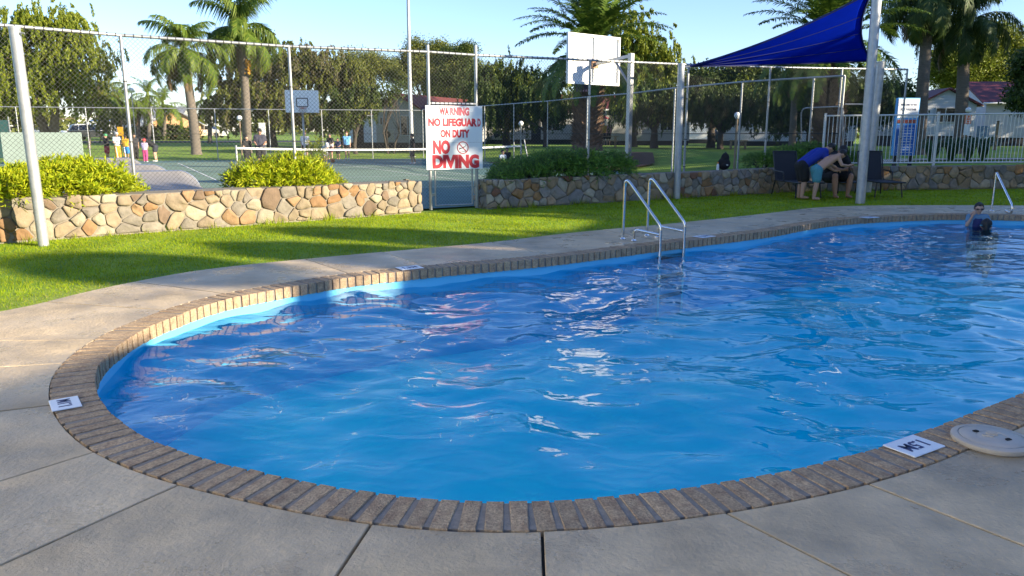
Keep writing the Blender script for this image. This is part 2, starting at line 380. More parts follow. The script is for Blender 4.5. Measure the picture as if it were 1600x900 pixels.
def inpoly(P, X, Y):
    ins = np.zeros(np.shape(X), bool); n = len(P)
    x1, y1 = P[:, 0], P[:, 1]; x2, y2 = np.roll(x1, -1), np.roll(y1, -1)
    for i in range(n):
        c = ((y1[i] > Y) != (y2[i] > Y)) & (X < (x2[i] - x1[i]) * (Y - y1[i]) / (y2[i] - y1[i] + 1e-12) + x1[i]); ins ^= c
    return ins
def nearest(P, p): return int(np.argmin(np.sum((P - np.asarray(p)[:2]) ** 2, axis=1)))

outer_px = [(1600, 321), (1450, 320.5), (1350, 321), (1275, 324), (1200, 333), (1080, 346), (975, 356), (912, 361), (800, 374), (769, 378), (600, 393), (478, 404), (400, 412), (290, 423),
            (217, 440), (140, 451), (80, 470), (0, 488)]
OUTER = catmull([np.array([14.5, 15.6])] + [G(*p)[:2] for p in outer_px] + [np.array([-5.6, 5.2]), np.array([-8.0, 3.9]), np.array([-11, 2.2])], 0.08)

for _ in range(60): OUTER[1:-1] = .5 * OUTER[1:-1] + .25 * (OUTER[2:] + OUTER[:-2])

# ---- ground sheet: fine near the pool, coarse to the horizon
def axis(lo, hi, fine, far):
    a = np.arange(lo, hi + 1e-6, fine); o = [hi]; s = fine
    while o[-1] < far: s *= 1.35; o.append(o[-1] + s)
    b = [lo]; s = fine
    while b[-1] > -far: s *= 1.35; b.append(b[-1] - s)
    return np.array(b[:0:-1] + list(a) + o[1:])
gx = axis(-14, 18, 0.2, 1800); gy = axis(-6, 26, 0.2, 1800)
gx = np.unique(np.round(np.r_[gx, np.arange(-60, 60, 1.5)], 3)); gy = np.unique(np.round(np.r_[gy, np.arange(26, 130, 1.5)], 3))
GX, GY = np.meshgrid(gx, gy); GZ = zt(GX, GY) - 0.03
nx, ny = len(gx), len(gy); idx = np.arange(nx * ny).reshape(ny, nx)
cx = (GX[:-1, :-1] + GX[1:, 1:]) / 2; cy = (GY[:-1, :-1] + GY[1:, 1:]) / 2
keep = ~inpoly(offset(POOL, 0.12), cx, cy)
quads = np.stack([idx[:-1, :-1], idx[:-1, 1:], idx[1:, 1:], idx[1:, :-1]], -1)[keep]
tag(link("lawn_ground", mesh_np("lawn_ground", np.c_[GX.ravel(), GY.ravel(), GZ.ravel()], quads, M_GRASSGROUND, True)), kind='structure')

# ---- pool basin
W_IN = offset(POOL, 0.03); FLOOR_Z = -1.05; WATER_Z = -0.18
n = len(W_IN)
V = np.vstack([np.c_[W_IN, np.full(n, -0.105)], np.c_[W_IN, np.full(n, FLOOR_Z)]])
mb = MB(); mb.add(V, [(i, n + i, n + (i + 1) % n, (i + 1) % n) for i in range(n)])
basin = tag(mb.build("pool_basin", M_POOLWALL, smooth=True), kind='structure')
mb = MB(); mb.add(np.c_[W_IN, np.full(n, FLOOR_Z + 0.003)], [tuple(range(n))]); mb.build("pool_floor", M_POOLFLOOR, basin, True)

# ---- water surface
def water_material():
    m = bpy.data.materials.new("pool_water"); m.use_nodes = True; nt_ = m.node_tree; N = nt_.nodes; L = nt_.links; N.clear()
    o = N.new("ShaderNodeOutputMaterial"); tr = N.new("ShaderNodeBsdfTransparent"); tr.inputs[0].default_value = (0.28, 0.96, 1.0, 1)
    rf = N.new("ShaderNodeBsdfRefraction"); rf.inputs["IOR"].default_value = 1.33; rf.inputs["Roughness"].default_value = 0.0; rf.inputs[0].default_value = (0.28, 0.96, 1.0, 1)
    gl = N.new("ShaderNodeBsdfGlossy"); gl.inputs["Roughness"].default_value = 0.02; gl.inputs[0].default_value = (1, 1, 1, 1)
    tc = N.new("ShaderNodeTexCoord"); mp = N.new("ShaderNodeMapping"); mp.inputs["Scale"].default_value = (1, 1.5, 1); L.new(tc.outputs["Object"], mp.inputs[0])
    n1 = N.new("ShaderNodeTexNoise"); n1.inputs["Scale"].default_value = 3.6; n1.inputs["Detail"].default_value = 1.5; n1.inputs["Distortion"].default_value = 0.6; L.new(mp.outputs[0], n1.inputs[0])
    bp = N.new("ShaderNodeBump"); bp.inputs["Strength"].default_value = 0.24; bp.inputs["Distance"].default_value = 0.05; L.new(n1.outputs[0], bp.inputs["Height"])
    fr = N.new("ShaderNodeFresnel"); fr.inputs[0].default_value = 1.25
    for s_ in (rf, gl): L.new(bp.outputs[0], s_.inputs["Normal"])
    L.new(bp.outputs[0], fr.inputs["Normal"])
    mx1 = N.new("ShaderNodeMixShader"); mx1.inputs[0].default_value = 0.15; L.new(tr.outputs[0], mx1.inputs[1]); L.new(rf.outputs[0], mx1.inputs[2])
    mx2 = N.new("ShaderNodeMixShader"); L.new(fr.outputs[0], mx2.inputs[0]); L.new(mx1.outputs[0], mx2.inputs[1]); L.new(gl.outputs[0], mx2.inputs[2])
    L.new(mx2.outputs[0], o.inputs[0]); return m
M_WATER = water_material()
x0, x1, y0, y1 = W_IN[:, 0].min(), W_IN[:, 0].max(), W_IN[:, 1].min(), W_IN[:, 1].max()
wx = np.arange(x0 - .1, x1 + .1, 0.05); wy = np.arange(y0 - .1, y1 + .1, 0.05); WX, WY = np.meshgrid(wx, wy)
def waves(X, Y):
    r = np.random.default_rng(11); Z = np.zeros_like(X)
    Xw = X + 0.18 * np.sin(1.3 * Y + 0.7) + 0.12 * np.sin(2.1 * X - 1.1 * Y); Yw = Y + 0.16 * np.sin(1.1 * X + 2.0) + 0.1 * np.sin(2.7 * Y + X)
    for i in range(46):
        lam = math.exp(r.uniform(math.log(0.26), math.log(1.9))); a = PI / 2 + r.normal(0, 0.9); k = 2 * PI / lam
        Z += (0.0155 * lam / 6.0) * 1.3 * np.sin(k * (math.cos(a) * Xw + math.sin(a) * Yw) + r.uniform(0, 6.28))
    return Z
WZ = WATER_Z + waves(WX, WY)
ins = inpoly(offset(POOL, 0.035), WX, WY)
idx = np.arange(WX.size).reshape(WX.shape); kq = ins[:-1, :-1] | ins[1:, 1:] | ins[1:, :-1] | ins[:-1, 1:]
quads = np.stack([idx[:-1, :-1], idx[:-1, 1:], idx[1:, 1:], idx[1:, :-1]], -1)[kq]
tag(link("pool_water", mesh_np("pool_water", np.c_[WX.ravel(), WY.ravel(), WZ.ravel()], quads, M_WATER, True)), kind='structure')

# ---- coping bricks
mb = MB()
n = len(POOL); a_ = offset(POOL, 0.012); b_ = offset(POOL, COP_W - 0.012)
V = np.vstack([np.c_[a_, np.full(n, -0.105)], np.c_[a_, np.full(n, -0.0025)], np.c_[b_, np.full(n, -0.0025)], np.c_[b_, np.full(n, -0.105)]])
fs = []
for k in range(4):
    for i in range(n): fs.append((k * n + i, k * n + (i + 1) % n, ((k + 1) % 4) * n + (i + 1) % n, ((k + 1) % 4) * n + i))
mb.add(V, fs); coping = tag(mb.build("pool_coping", M_BMORT), kind='structure')
CEN = resample(offset(POOL, COP_W / 2), 0.097); NRM = normals(CEN)
def brick_mesh(seed):
    r = random.Random(seed); m_ = MB(); L_, W_, H_ = COP_W, 0.071, 0.108; c = 0.003
    # slightly uneven block, chamfered top
    def j(): return r.uniform(-0.0025, 0.0025)
    rings = []
    for z, ins_ in ((-H_, 0), (-c, 0), (0, c)):
        rings.append([(-L_ / 2 + ins_ + j(), -W_ / 2 + ins_ + j(), z + j()), (L_ / 2 - ins_ + j(), -W_ / 2 + ins_ + j(), z + j()), (L_ / 2 - ins_ + j(), W_ / 2 - ins_ + j(), z + j()), (-L_ / 2 + ins_ + j(), W_ / 2 - ins_ + j(), z + j())])
    vs = [v for rg in rings for v in rg]; fs_ = [(8, 9, 10, 11), (3, 2, 1, 0)]
    for k in range(2):
        for i in range(4): fs_.append((k * 4 + i, k * 4 + (i + 1) % 4, k * 4 + 4 + (i + 1) % 4, k * 4 + 4 + i))
    m_.add(vs, fs_); return m_
bms = [brick_mesh(i).mesh("brick", M_BRICK) for i in range(6)]
def visible(p, m=0.03): return p[1] > 0.3 and abs(p[0]) < (0.678 + m) * (p[1] * math.cos(PITCH) + EYE * math.sin(PITCH)) 
order = sorted(range(len(CEN)), key=lambda i: (not visible(CEN[i]), np.linalg.norm(CEN[i])))
single = set(order[:298]); rest = MB()
for i in range(len(CEN)):
    ang = math.atan2(NRM[i, 1], NRM[i, 0]) + random.uniform(-.012, .012); z = random.uniform(0.0, 0.004)
    if i in single:
        o = link("brick", bms[i % 6], coping); o.location = (CEN[i, 0] + random.uniform(-.003, .003), CEN[i, 1], z); o.rotation_euler = (random.uniform(-.01, .01), random.uniform(-.01, .01), ang)
    else: rest.box((CEN[i, 0], CEN[i, 1], z - .054), (COP_W, 0.072, 0.108), ang)
if rest.v: tag(rest.build("brick", M_BRICK, coping), kind='stuff')

# ---- deck slabs
mb = MB()
JN = [((1680, 322), (1720, 332)), ((1442, 320.5), (1480, 331)), ((1262, 326), (1305, 339)), ((1115, 342.5), (1160, 355)), ((945, 359), (1010, 373)), ((769, 378), (837, 394)), ((600, 393), (660, 412)), ((478, 404), (536, 425)),
      ((217, 442), (335, 457)), ((80, 471), (245, 484))]
JF = [((0, 533), (130, 532), 5), ((0, 572), (83, 567), 5), ((0, 645), (50, 639), 5), ((0, 753), (113, 718), 5), ((0, 880), (240, 772), 5), ((525, 900), (572, 830), 5), ((860, 900), (857, 835), 5),
      ((1310, 900), (1142, 815), 5), ((1600, 850), (1378, 762), 5)]
joints = []
for o_, i_ in JN: joints.append((nearest(COPE, G(*i_)), nearest(OUTER, G(*o_)), None))
for o_, i_, ln in JF:
    pi, po = G(*i_)[:2], G(*o_)[:2]; d = (po - pi) / np.linalg.norm(po - pi); joints.append((nearest(COPE, pi), None, pi + d * ln))
joints.append((nearest(COPE, (4.7, 5.1)), None, np.array([7.8, 1.0]))); joints.append((nearest(COPE, (8.6, 7.3)), None, np.array([13, 3.5])))
deck_under = MB()
deck = tag(bpy.data.objects.new("pool_deck", None), kind='structure'); 
def arc(P, a, b, closed):
    if not closed: return P[a:b + 1] if a <= b else P[b:a + 1][::-1]
    n_ = len(P); f = (b - a) % n_; g = (a - b) % n_
    return np.array([P[(a + k) % n_] for k in range(f + 1)]) if f <= g else np.array([P[(a - k) % n_] for k in range(g + 1)])
def slab_poly(j0, j1):
    inn = arc(COPE, j0[0], j1[0], True)[::3]; inn = np.vstack([inn, COPE[j1[0]]])
    if j0[1] is not None and j1[1] is not None: o_ = arc(OUTER, j0[1], j1[1], False)[::3]; o_ = np.vstack([o_, OUTER[j1[1]]])
    elif j0[1] is not None:
        o_ = np.vstack([OUTER[j0[1]:][::4], [(-11, 2.0)], j1[2]]) if False else np.vstack([OUTER[j0[1]:nearest(OUTER, (-5.2, 5.4))][::3], [(-5.6, 5.2), (-7.5, 4.15)], j1[2]])
    else: o_ = np.array([j0[2], j1[2]])
    return ccw(np.vstack([inn, o_[::-1]]))
def inset_poly(P, d):
    T1 = np.roll(P, -1, 0) - P; T0 = P - np.roll(P, 1, 0)
    n1 = np.c_[-T1[:, 1], T1[:, 0]] / (np.linalg.norm(T1, axis=1)[:, None] + 1e-9); n0 = np.c_[-T0[:, 1], T0[:, 0]] / (np.linalg.norm(T0, axis=1)[:, None] + 1e-9)
    b = n0 + n1; b /= np.linalg.norm(b, axis=1)[:, None] + 1e-9; c = np.clip(np.sum(b * n1, 1), .5, 1); return P + b * (d / c)[:, None]
def dedupe(P, eps=0.01):
    keep_ = [0]
    for i in range(1, len(P)):
        if np.linalg.norm(P[i] - P[keep_[-1]]) > eps: keep_.append(i)
    if np.linalg.norm(P[keep_[-1]] - P[keep_[0]]) < eps: keep_.pop()
    return P[keep_]
slabs = []
for j0, j1 in zip(joints[:-1], joints[1:]): slabs.append(dedupe(slab_poly(j0, j1)))
for k_, P in enumerate(slabs): deck_under.prism(inset_poly(P, -0.02), -0.14 - .001 * k_, -0.018 - .0006 * k_)
COL.objects.link(deck)
deck_under.build("deck_bedding", M_JOINT, deck)
for P in slabs:
    m_ = MB(); a = inset_poly(P, 0.006); b = inset_poly(P, 0.0085); nn = len(P); dz = random.uniform(-.002, .002) - 0.002
    vs = [(*p, -0.1) for p in a] + [(*p, dz - 0.003) for p in a] + [(*p, dz) for p in b]
    fs = [tuple(range(2 * nn, 3 * nn)), tuple(range(nn - 1, -1, -1))]
    for k in range(2):
        for i in range(nn): fs.append((k * nn + i, k * nn + (i + 1) % nn, (k + 1) * nn + (i + 1) % nn, (k + 1) * nn + i))
    m_.add(vs, fs); m_.build("concrete_slab", M_SLAB, deck)

# ------------------------------------------------------------------ text (default font, turned into mesh at the end)
TO_APPLY = []
FIT = {}
def text(body, size, mtl, parent, M, sx=1.0, bold=0.0, ext=0.0015, name="lettering", fit=None):
    cu = bpy.data.curves.new(name, 'FONT'); cu.body = body; cu.size = size; cu.align_x = 'CENTER'; cu.align_y = 'CENTER'
    cu.extrude = ext; cu.offset = bold; cu.resolution_u = 3
    cu.materials.append(mtl)
    o = bpy.data.objects.new(name, cu); COL.objects.link(o); o.parent = parent
    o.matrix_basis = M @ Matrix.Diagonal((sx, 1, 1, 1)); TO_APPLY.append(o)
    if fit: FIT[o.name] = fit
    return o
def frame(o, xax, yax):
    x = Vector(xax).normalized(); y = Vector(yax); y = (y - x * y.dot(x)).normalized(); z = x.cross(y)
    M = Matrix((( x.x, y.x, z.x, o[0]), (x.y, y.y, z.y, o[1]), (x.z, y.z, z.z, o[2]), (0, 0, 0, 1))); return M

# ------------------------------------------------------------------ pool depth plates
def depth_plate(px, py, body, label, w_, h_, right=None):
    c = G(px, py, 0.006); i = nearest(CEN, c); nrm = NRM[i]       # outwards from the pool
    up = Vector((nrm[0], nrm[1], 0)); rt = Vector((nrm[1], -nrm[0], 0))
    t = thing("depth_marker", label, "depth sign", c, group="depth plates set on the pool coping")
    ang = math.atan2(rt.y, rt.x); m_ = MB(); m_.bbox((0, 0, 0.0015), (w_, h_, 0.007), ang, 0.0025); m_.build("plate", M_SIGNW, t, False)
    text(body, h_ * 0.62, M_NAVYP, t, frame((0, 0, 0.006), rt, up), 0.85 * w_ / (h_ * 1.5), 0.002, 0.0008)
depth_plate(102, 631, "1.1M", "white depth plate, nearest the round end of the pool at the left", 0.205, 0.145)
depth_plate(1428, 697, "1.5M", "white 1.5M depth plate beside the round skimmer lid", 0.25, 0.165)
depth_plate(640, 418.5, "1.3M", "white depth plate at the far pool edge, left of the ladder", 0.27, 0.20)
depth_plate(1100, 369.5, "1.5M", "white depth plate just right of the two-railed ladder", 0.30, 0.20)
depth_plate(1358, 339.5, "1.5M", "white depth plate at the far pool edge below the shade sail pole", 0.30, 0.20)

# ---- skimmer lid
c = G(1549, 691, 0.0); t = thing("skimmer_lid", "round cream plastic skimmer lid with finger holes", "skimmer lid", c)
m_ = MB(); m_.lathe((0, 0, 0), [(0.172, 0.0), (0.178, 0.012), (0.176, 0.024), (0.165, 0.03), (0.148, 0.031), (0.146, 0.026)], 40); autosmooth(m_.build("rim", M_PLASTICCREAM, t, False))
m_ = MB(); m_.lathe((0, 0, 0.024), [(0.142, 0), (0.142, 0.006), (0.138, 0.009), (0.07, 0.009), (0.067, 0.006), (0.06, 0.009), (0.001, 0.009)], 40); autosmooth(m_.build("lid", M_PLASTICCREAM, t, False))
for dx, dy in ((-0.045, 0.06), (0.05, -0.045)):
    m_ = MB(); m_.bbox((dx, dy, 0.034), (0.03, 0.02, 0.003), 0.4, 0.004); m_.build("finger_hole", M_DARKHOLE, t, False)
for dx, dy in ((-0.02, 0.0), (0.012, 0.022)):
    m_ = MB(); m_.bbox((dx, dy, 0.0345), (0.05, 0.02, 0.004), -0.5, 0.006); m_.build("grip", M_PLASTICCREAM, t, False)

# ------------------------------------------------------------------ pool ladder and handrail
def arc_pts(a, b, c, r, n_=6):
    """round the corner a-b-c"""
    a, b, c = map(np.array, (a, b, c)); u = (a - b) / np.linalg.norm(a - b); v = (c - b) / np.linalg.norm(c - b)
    p, q = b + u * r, b + v * r; return [(1 - t) ** 2 * p + 2 * t * (1 - t) * b + t * t * q for t in np.linspace(0, 1, n_)]
def rail_path(P, rad):
    o_ = [np.array(P[0])]
    for i in range(1, len(P) - 1): o_ += arc_pts(P[i - 1], P[i], P[i + 1], rad[i - 1])
    return o_ + [np.array(P[-1])]
A0 = G(973, 374); B0 = G(1010.6, 368.5)
t = thing("pool_ladder", "stainless steel pool ladder with two handrails on the far edge", "pool ladder", A0)
ci = nearest(CEN, (A0 + B0) / 2); inw = -NRM[ci]; inw3 = np.array([inw[0], inw[1], 0])
for base, brace_px in ((A0, (991.6, 376.5)), (B0, (1033, 373))):
    dist = 0.72
    top = base + np.array([0, 0, 0.80]) + inw3 * 0.02
    bend = base + inw3 * dist + np.array([0, 0, 0.26]); low = base + inw3 * dist + np.array([0, 0, -1.05])
    p = rail_path([base, top + np.array([0, 0, 0.1]) + inw3 * .0, bend, low], [0.15, 0.06])
    m_ = MB(); m_.tube(p, 0.021, 12); autosmooth(m_.build("handrail", M_STEEL, t), 60)
    b0 = base + inw3 * 0.22
    p = rail_path([b0, b0 + np.array([0, 0, 0.17]), base + inw3 * (dist - 0.01) + np.array([0, 0, 0.14])], [0.1])
    m_ = MB(); m_.tube(p, 0.019, 12); autosmooth(m_.build("brace", M_STEEL, t), 60)
    for q in (base, b0): m_ = MB(); m_.lathe(q, [(0.05, 0), (0.05, 0.008), (0.03, 0.014), (0.022, 0.03)], 20); m_.build("anchor_flange", M_STEEL, t)
sd = (B0 - A0); sl_ = np.linalg.norm(sd[:2])
for z in (-0.19, -0.46, -0.74):
    m_ = MB(); c = (A0 + B0) / 2 + inw3 * 0.70; m_.bbox((c[0], c[1], z), (sl_ - 0.04, 0.09, 0.03), math.atan2(sd[1], sd[0]), 0.006); m_.build("step", M_BLKMET, t)
c0 = G(1549, 329.5); t = thing("pool_handrail", "bent stainless steel handrail standing at the far right pool edge", "handrail", c0)
e1 = D(1556, 271, c0[1]); e2 = D(1582, 321.5, c0[1] - 0.55); e3 = G(1556, 333.5, 0.1)
m_ = MB(); p = rail_path([c0, np.array([c0[0], c0[1], e1[2] + .03]), e2, e2 + np.array([0, 0, -.15]), np.array([c0[0] + .1, c0[1] - .28, 0.03])], [0.05, 0.06, 0.06]); m_.tube(p, 0.021, 12); autosmooth(m_.build("rail", M_STEEL, t), 60)
m_ = MB(); m_.lathe(c0, [(0.06, 0), (0.06, 0.008), (0.03, 0.014), (0.022, 0.03)], 20); m_.build("anchor_flange", M_STEEL, t)

# ------------------------------------------------------------------ stone walls
def clip(poly, p, nrm):
    o_ = []; m = len(poly)
    for i in range(m):
        a, b = poly[i], poly[(i + 1) % m]; da = (a[0] - p[0]) * nrm[0] + (a[1] - p[1]) * nrm[1]; db = (b[0] - p[0]) * nrm[0] + (b[1] - p[1]) * nrm[1]
        if da <= 0: o_.append(a)
        if da * db < 0: s_ = da / (da - db); o_.append((a[0] + (b[0] - a[0]) * s_, a[1] + (b[1] - a[1]) * s_))
    return o_
def voronoi(L_, H_, seeds, gap):
    cells = []
    for i, s_ in enumerate(seeds):
        poly = [(0, 0), (L_, 0), (L_, H_), (0, H_)]
        for j, q in enumerate(seeds):
            if j == i: continue
            d = (q[0] - s_[0], (q[1] - s_[1])); dl = math.hypot(*d)
            if dl > 1.3: continue
            nn = (d[0] / dl, d[1] / dl); mid = ((s_[0] + q[0]) / 2 - nn[0] * gap, (s_[1] + q[1]) / 2 - nn[1] * gap); poly = clip(poly, mid, nn)
            if len(poly) < 3: break
        if len(poly) >= 3: cells.append(poly)
    return cells
STONE_COLS = [((0.265, 0.206, 0.133), 4), ((0.324, 0.276, 0.199), 3), ((0.247, 0.141, 0.066), 2), ((0.199, 0.172, 0.138), 3), ((0.238, 0.183, 0.121), 3), ((0.272, 0.169, 0.09), 1), ((0.15, 0.102, 0.067), 1)]
STONE_COLS_R = [((0.334, 0.243, 0.15), 3), ((0.368, 0.311, 0.226), 3), ((0.301, 0.163, 0.069), 2), ((0.251, 0.214, 0.175), 4), ((0.301, 0.214, 0.126), 3), ((0.184, 0.089, 0.05), 1), ((0.218, 0.2, 0.183), 2)]
def stone_face(parent, P0, P1, H0, H1, rr, dens, pal, thick=0.0):
    """stones on the vertical face from P0 to P1 (xy); outward normal is to the right of P0->P1"""
    P0 = np.array(P0, float); P1 = np.array(P1, float); Lw = np.linalg.norm(P1 - P0); u = (P1 - P0) / Lw; nrm = np.array([u[1], -u[0]])
    seeds = []; tries = 0; H_ = max(H0, H1)
    while tries < 1500:
        tries += 1; p = (rr.uniform(0, Lw), rr.uniform(0, H_)); md = dens * rr.choice((0.5, 0.7, 0.9, 1.1, 1.35, 1.6))
        if p[1] > H_ - 0.14: md *= 0.62
        if all(math.hypot((p[0] - q[0]) * .82, (p[1] - q[1]) * 1.25) > (md + q[2]) / 2 for q in seeds): seeds.append((p[0], p[1], md))
    cols = [c for c, w_ in pal for _ in range(w_)]
    for poly in voronoi(Lw, H_, seeds, 0.0075):
        # cut the corners so the stones read as rounded blocks
        q = []; m = len(poly)
        for i in range(m):
            a, b, c = poly[i - 1], poly[i], poly[(i + 1) % m]; k = rr.uniform(.07, .22)
            la, lc = math.hypot(a[0] - b[0], a[1] - b[1]), math.hypot(c[0] - b[0], c[1] - b[1])
            if min(la, lc) < 0.03: q.append(b); continue
            ka, kc = min(k, .05 / la + .08), min(k, .05 / lc + .08)
            q.append((b[0] + (a[0] - b[0]) * ka, b[1] + (a[1] - b[1]) * ka)); q.append((b[0] + (c[0] - b[0]) * kc, b[1] + (c[1] - b[1]) * kc))
        m = len(q)
        if m < 4: continue
        cx_, cy_ = sum(p[0] for p in q) / m, sum(p[1] for p in q) / m
        if max(p[1] for p in q) > H_ - .01:
            up_ = rr.uniform(-.015, .03); q = [(x, y + up_ * max(0, (y - cy_) / (H_ - cy_))) for x, y in q]
        proud = rr.uniform(0.012, 0.045); tx, ty = rr.uniform(-.16, .16), rr.uniform(-.16, .16)
        def P(x, y, d):
            hh = H0 + (H1 - H0) * x / Lw; b = P0 + u * x + nrm * d; return (b[0], b[1], 0.0 + y * hh / H_)
        vs = []
        for sc_, d in ((1.0, -0.02), (0.985, proud * .72), (0.93, proud * .97), (.5, proud * 1.02)):
            for x, y in q:
                X, Y = cx_ + (x - cx_) * sc_, cy_ + (y - cy_) * sc_
                vs.append(P(X, Y, d + ((X - cx_) * tx + (Y - cy_) * ty if d > 0 else 0) + (rr.uniform(-.011, .011) if sc_ < .97 else 0)))
        vs.append(P(cx_, cy_, proud * 1.1)); fs = []
        for k in range(3):
            for i in range(m): fs.append((k * m + i, k * m + (i + 1) % m, (k + 1) * m + (i + 1) % m, (k + 1) * m + i))
        for i in range(m): fs.append((3 * m + i, 3 * m + (i + 1) % m, 4 * m))
        mm = MB(); mm.add(vs, fs); o = mm.build("stone", M_STONE, parent)
        me = o.data; me.polygons.foreach_set("use_smooth", [i >= m for i in range(len(me.polygons))])
        c = rr.choice(cols); k = rr.uniform(.85, 1.15); o.color = (c[0] * k, c[1] * k, c[2] * k, 1)
def wall_core(parent, pts, depth, hts, name="wall_core"):
    pts = [np.array(p, float) for p in pts]; N_ = []
    for i in range(len(pts)):
        d = pts[min(i + 1, len(pts) - 1)] - pts[max(i - 1, 0)]; d /= np.linalg.norm(d); N_.append(np.array([-d[1], d[0]]))
    vs = []
    for p, nn, h in zip(pts, N_, hts):
        b = p + nn * depth; vs += [(p[0], p[1], -.1), (p[0], p[1], h), (b[0], b[1], h), (b[0], b[1], -.1)]
    fs = [(0, 1, 2, 3)]
    for i in range(len(pts) - 1):
        for k in range(4): fs.append((i * 4 + k, i * 4 + 4 + k, i * 4 + 4 + (k + 1) % 4, i * 4 + (k + 1) % 4))
    e = (len(pts) - 1) * 4; fs.append((e + 3, e + 2, e + 1, e))
    mm = MB(); mm.add(vs, [tuple(reversed(f)) for f in fs]); return mm.build(name, M_MORTAR, parent)
rr = random.Random(3)
WL = [(-9.3, 8.85), (-7.19, 10.52), (-1.78, 14.80)]
WLH = [0.58, 0.58, 0.58]
t = thing("stone_wall", "low sunlit stone retaining wall left of the gate", "stone wall", (-4.5, 12.6, 0))
wall_core(t, WL, 0.62, WLH)
stone_face(t, WL[0], WL[1], .58, .58, rr, 0.23, STONE_COLS); stone_face(t, WL[1], WL[2], .58, .58, rr, 0.23, STONE_COLS)
dW = np.array(WL[2]) - np.array(WL[1]); dW /= np.linalg.norm(dW); nW = np.array([-dW[1], dW[0]])
stone_face(t, WL[2], np.array(WL[2]) + nW * 0.62, .58, .58, rr, 0.23, STONE_COLS)
WRP = [(-0.52, 15.45), (4.6, 18.55), (7.4, 20.15), (11.5, 21.0), (17.5, 22.2)]
WRH = [0.56, 0.58, 0.62, 0.62, 0.62]
t2 = thing("stone_wall", "long shaded stone retaining wall right of the gate, behind the loungers", "stone wall", (5, 18.8, 0))
wall_core(t2, WRP, 0.5, WRH)
for i in range(4): stone_face(t2, WRP[i], WRP[i + 1], WRH[i], WRH[i + 1], rr, (0.27, .28, .34, .36)[i], STONE_COLS_R)
nR = np.array([-0.51, 0.86]); stone_face(t2, np.array(WRP[0]) + nR * .5, WRP[0], .56, .56, rr, 0.24, STONE_COLS_R)

# garden beds behind the walls
bedl = MB(); q = [np.array(WL[0]) + nW * .6, np.array(WL[2]) + nW * .6, np.array(WL[2]) + nW * 1.25 + np.array([-.6, -.3]), np.array(WL[0]) + nW * 1.6]
bedl.prism(ccw(np.array(q)), -.05, 0.42); tag(bedl.build("garden_bed", M_SOIL), kind='structure')
bedr = MB(); q = [np.array(WRP[0]) + nR * .48 + np.array([.35, .2]), np.array(WRP[1]) + nR * .48, np.array(WRP[1]) + nR * .8, np.array(WRP[0]) + nR * .8 + np.array([.35, .2])]
bedr.prism(ccw(np.array(q)), -.05, 0.42); tag(bedr.build("garden_bed", M_SOIL), kind='structure')

# ------------------------------------------------------------------ court, road, mulch sheets
def sheet(name, poly, m_, dz=0.004, step=1.5, kind='structure', bumpz=None):
    P = ccw(np.array(poly, float)); x0, y0 = P.min(0); x1, y1 = P.max(0)
    xs = np.linspace(x0, x1, max(2, int((x1 - x0) / step) + 1)); ys = np.linspace(y0, y1, max(2, int((y1 - y0) / step) + 1))
    bm = bmesh.new(); vs = [bm.verts.new((p[0], p[1], 0)) for p in P]; bm.faces.new(vs)
    for x in xs[1:-1]: bmesh.ops.bisect_plane(bm, geom=bm.verts[:] + bm.edges[:] + bm.faces[:], plane_co=(x, 0, 0), plane_no=(1, 0, 0))
    for y in ys[1:-1]: bmesh.ops.bisect_plane(bm, geom=bm.verts[:] + bm.edges[:] + bm.faces[:], plane_co=(0, y, 0), plane_no=(0, 1, 0))
    for v in bm.verts:
        z = float(zt(v.co.x, v.co.y)); v.co.z = z - 0.03 + dz + (bumpz(v.co.x, v.co.y) if bumpz else 0)
    me = bpy.data.meshes.new(name); bm.to_mesh(me); bm.free(); me.materials.append(m_)
    return tag(link(name, me), kind=kind)
backc = np.array([-6.0, 48.45])
court = [(-12.5, 9.6), (-8.4, 11.55), (-1.6, 15.4), (4.2, 19.2), (9.6, 21.2), tuple(SIDE0 + SIDE_D * 31.0), tuple(BACK0 + BACK_D * 0), (-30, 20)]
sheet("sports_court", court, M_COURT, 0.03 + .004)
ci_ = lambda r_, v_: tuple(np.array([-0.7, 15.6]) + R_AX * r_ + V_AX * v_)
sheet("court_playing_area", [ci_(-13, 5.5), ci_(5.5, 5.5), ci_(5.5, 30), ci_(-13, 30)], M_COURT2, 0.03 + .008)
cl = MB()
def gline(a, b, w_=0.06):
    a, b = np.array(a), np.array(b); d = (b - a) / np.linalg.norm(b - a); nn = np.array([-d[1], d[0]]) * w_ / 2
    cl.add([(*(a - nn), 0.013), (*(b - nn), 0.013), (*(b + nn), 0.013), (*(a + nn), 0.013)], [(0, 1, 2, 3)])
for v_ in (6.0, 12, 20, 26, 29.5): gline(ci_(-12.5, v_), ci_(5, v_))
for r_ in (-12.5, -10.8, -3.7, 3.4, 5): gline(ci_(r_, 6.0), ci_(r_, 29.5))
tag(cl.build("court_lines", M_LINE), kind='structure')
def along(p0, p1, y0, y1): return [p0, p1]
sheet("road", [(-75, 72), (-20, 86), (10, 92), (10, 98), (-20, 93), (-75, 79)], M_ASPH, 0.03 + .006, 3)
sheet("mulch_bed", [(-1.4, 40.5), (2.3, 34.6), (4.4, 31.4), (6.2, 33.2), (6.8, 37), (4, 40), (0.4, 43)], M_MULCH, 0.03 + .01, .8, bumpz=lambda x, y: 0.25 * math.exp(-((x - 3.7) ** 2 + (y - 37) ** 2) / 14))
sheet("path", [(12, 26.0), (20, 27), (26, 29.3), (26, 30.5), (20, 28.6), (12, 27.2)], M_SLAB, 0.03 + .006, 1.0)

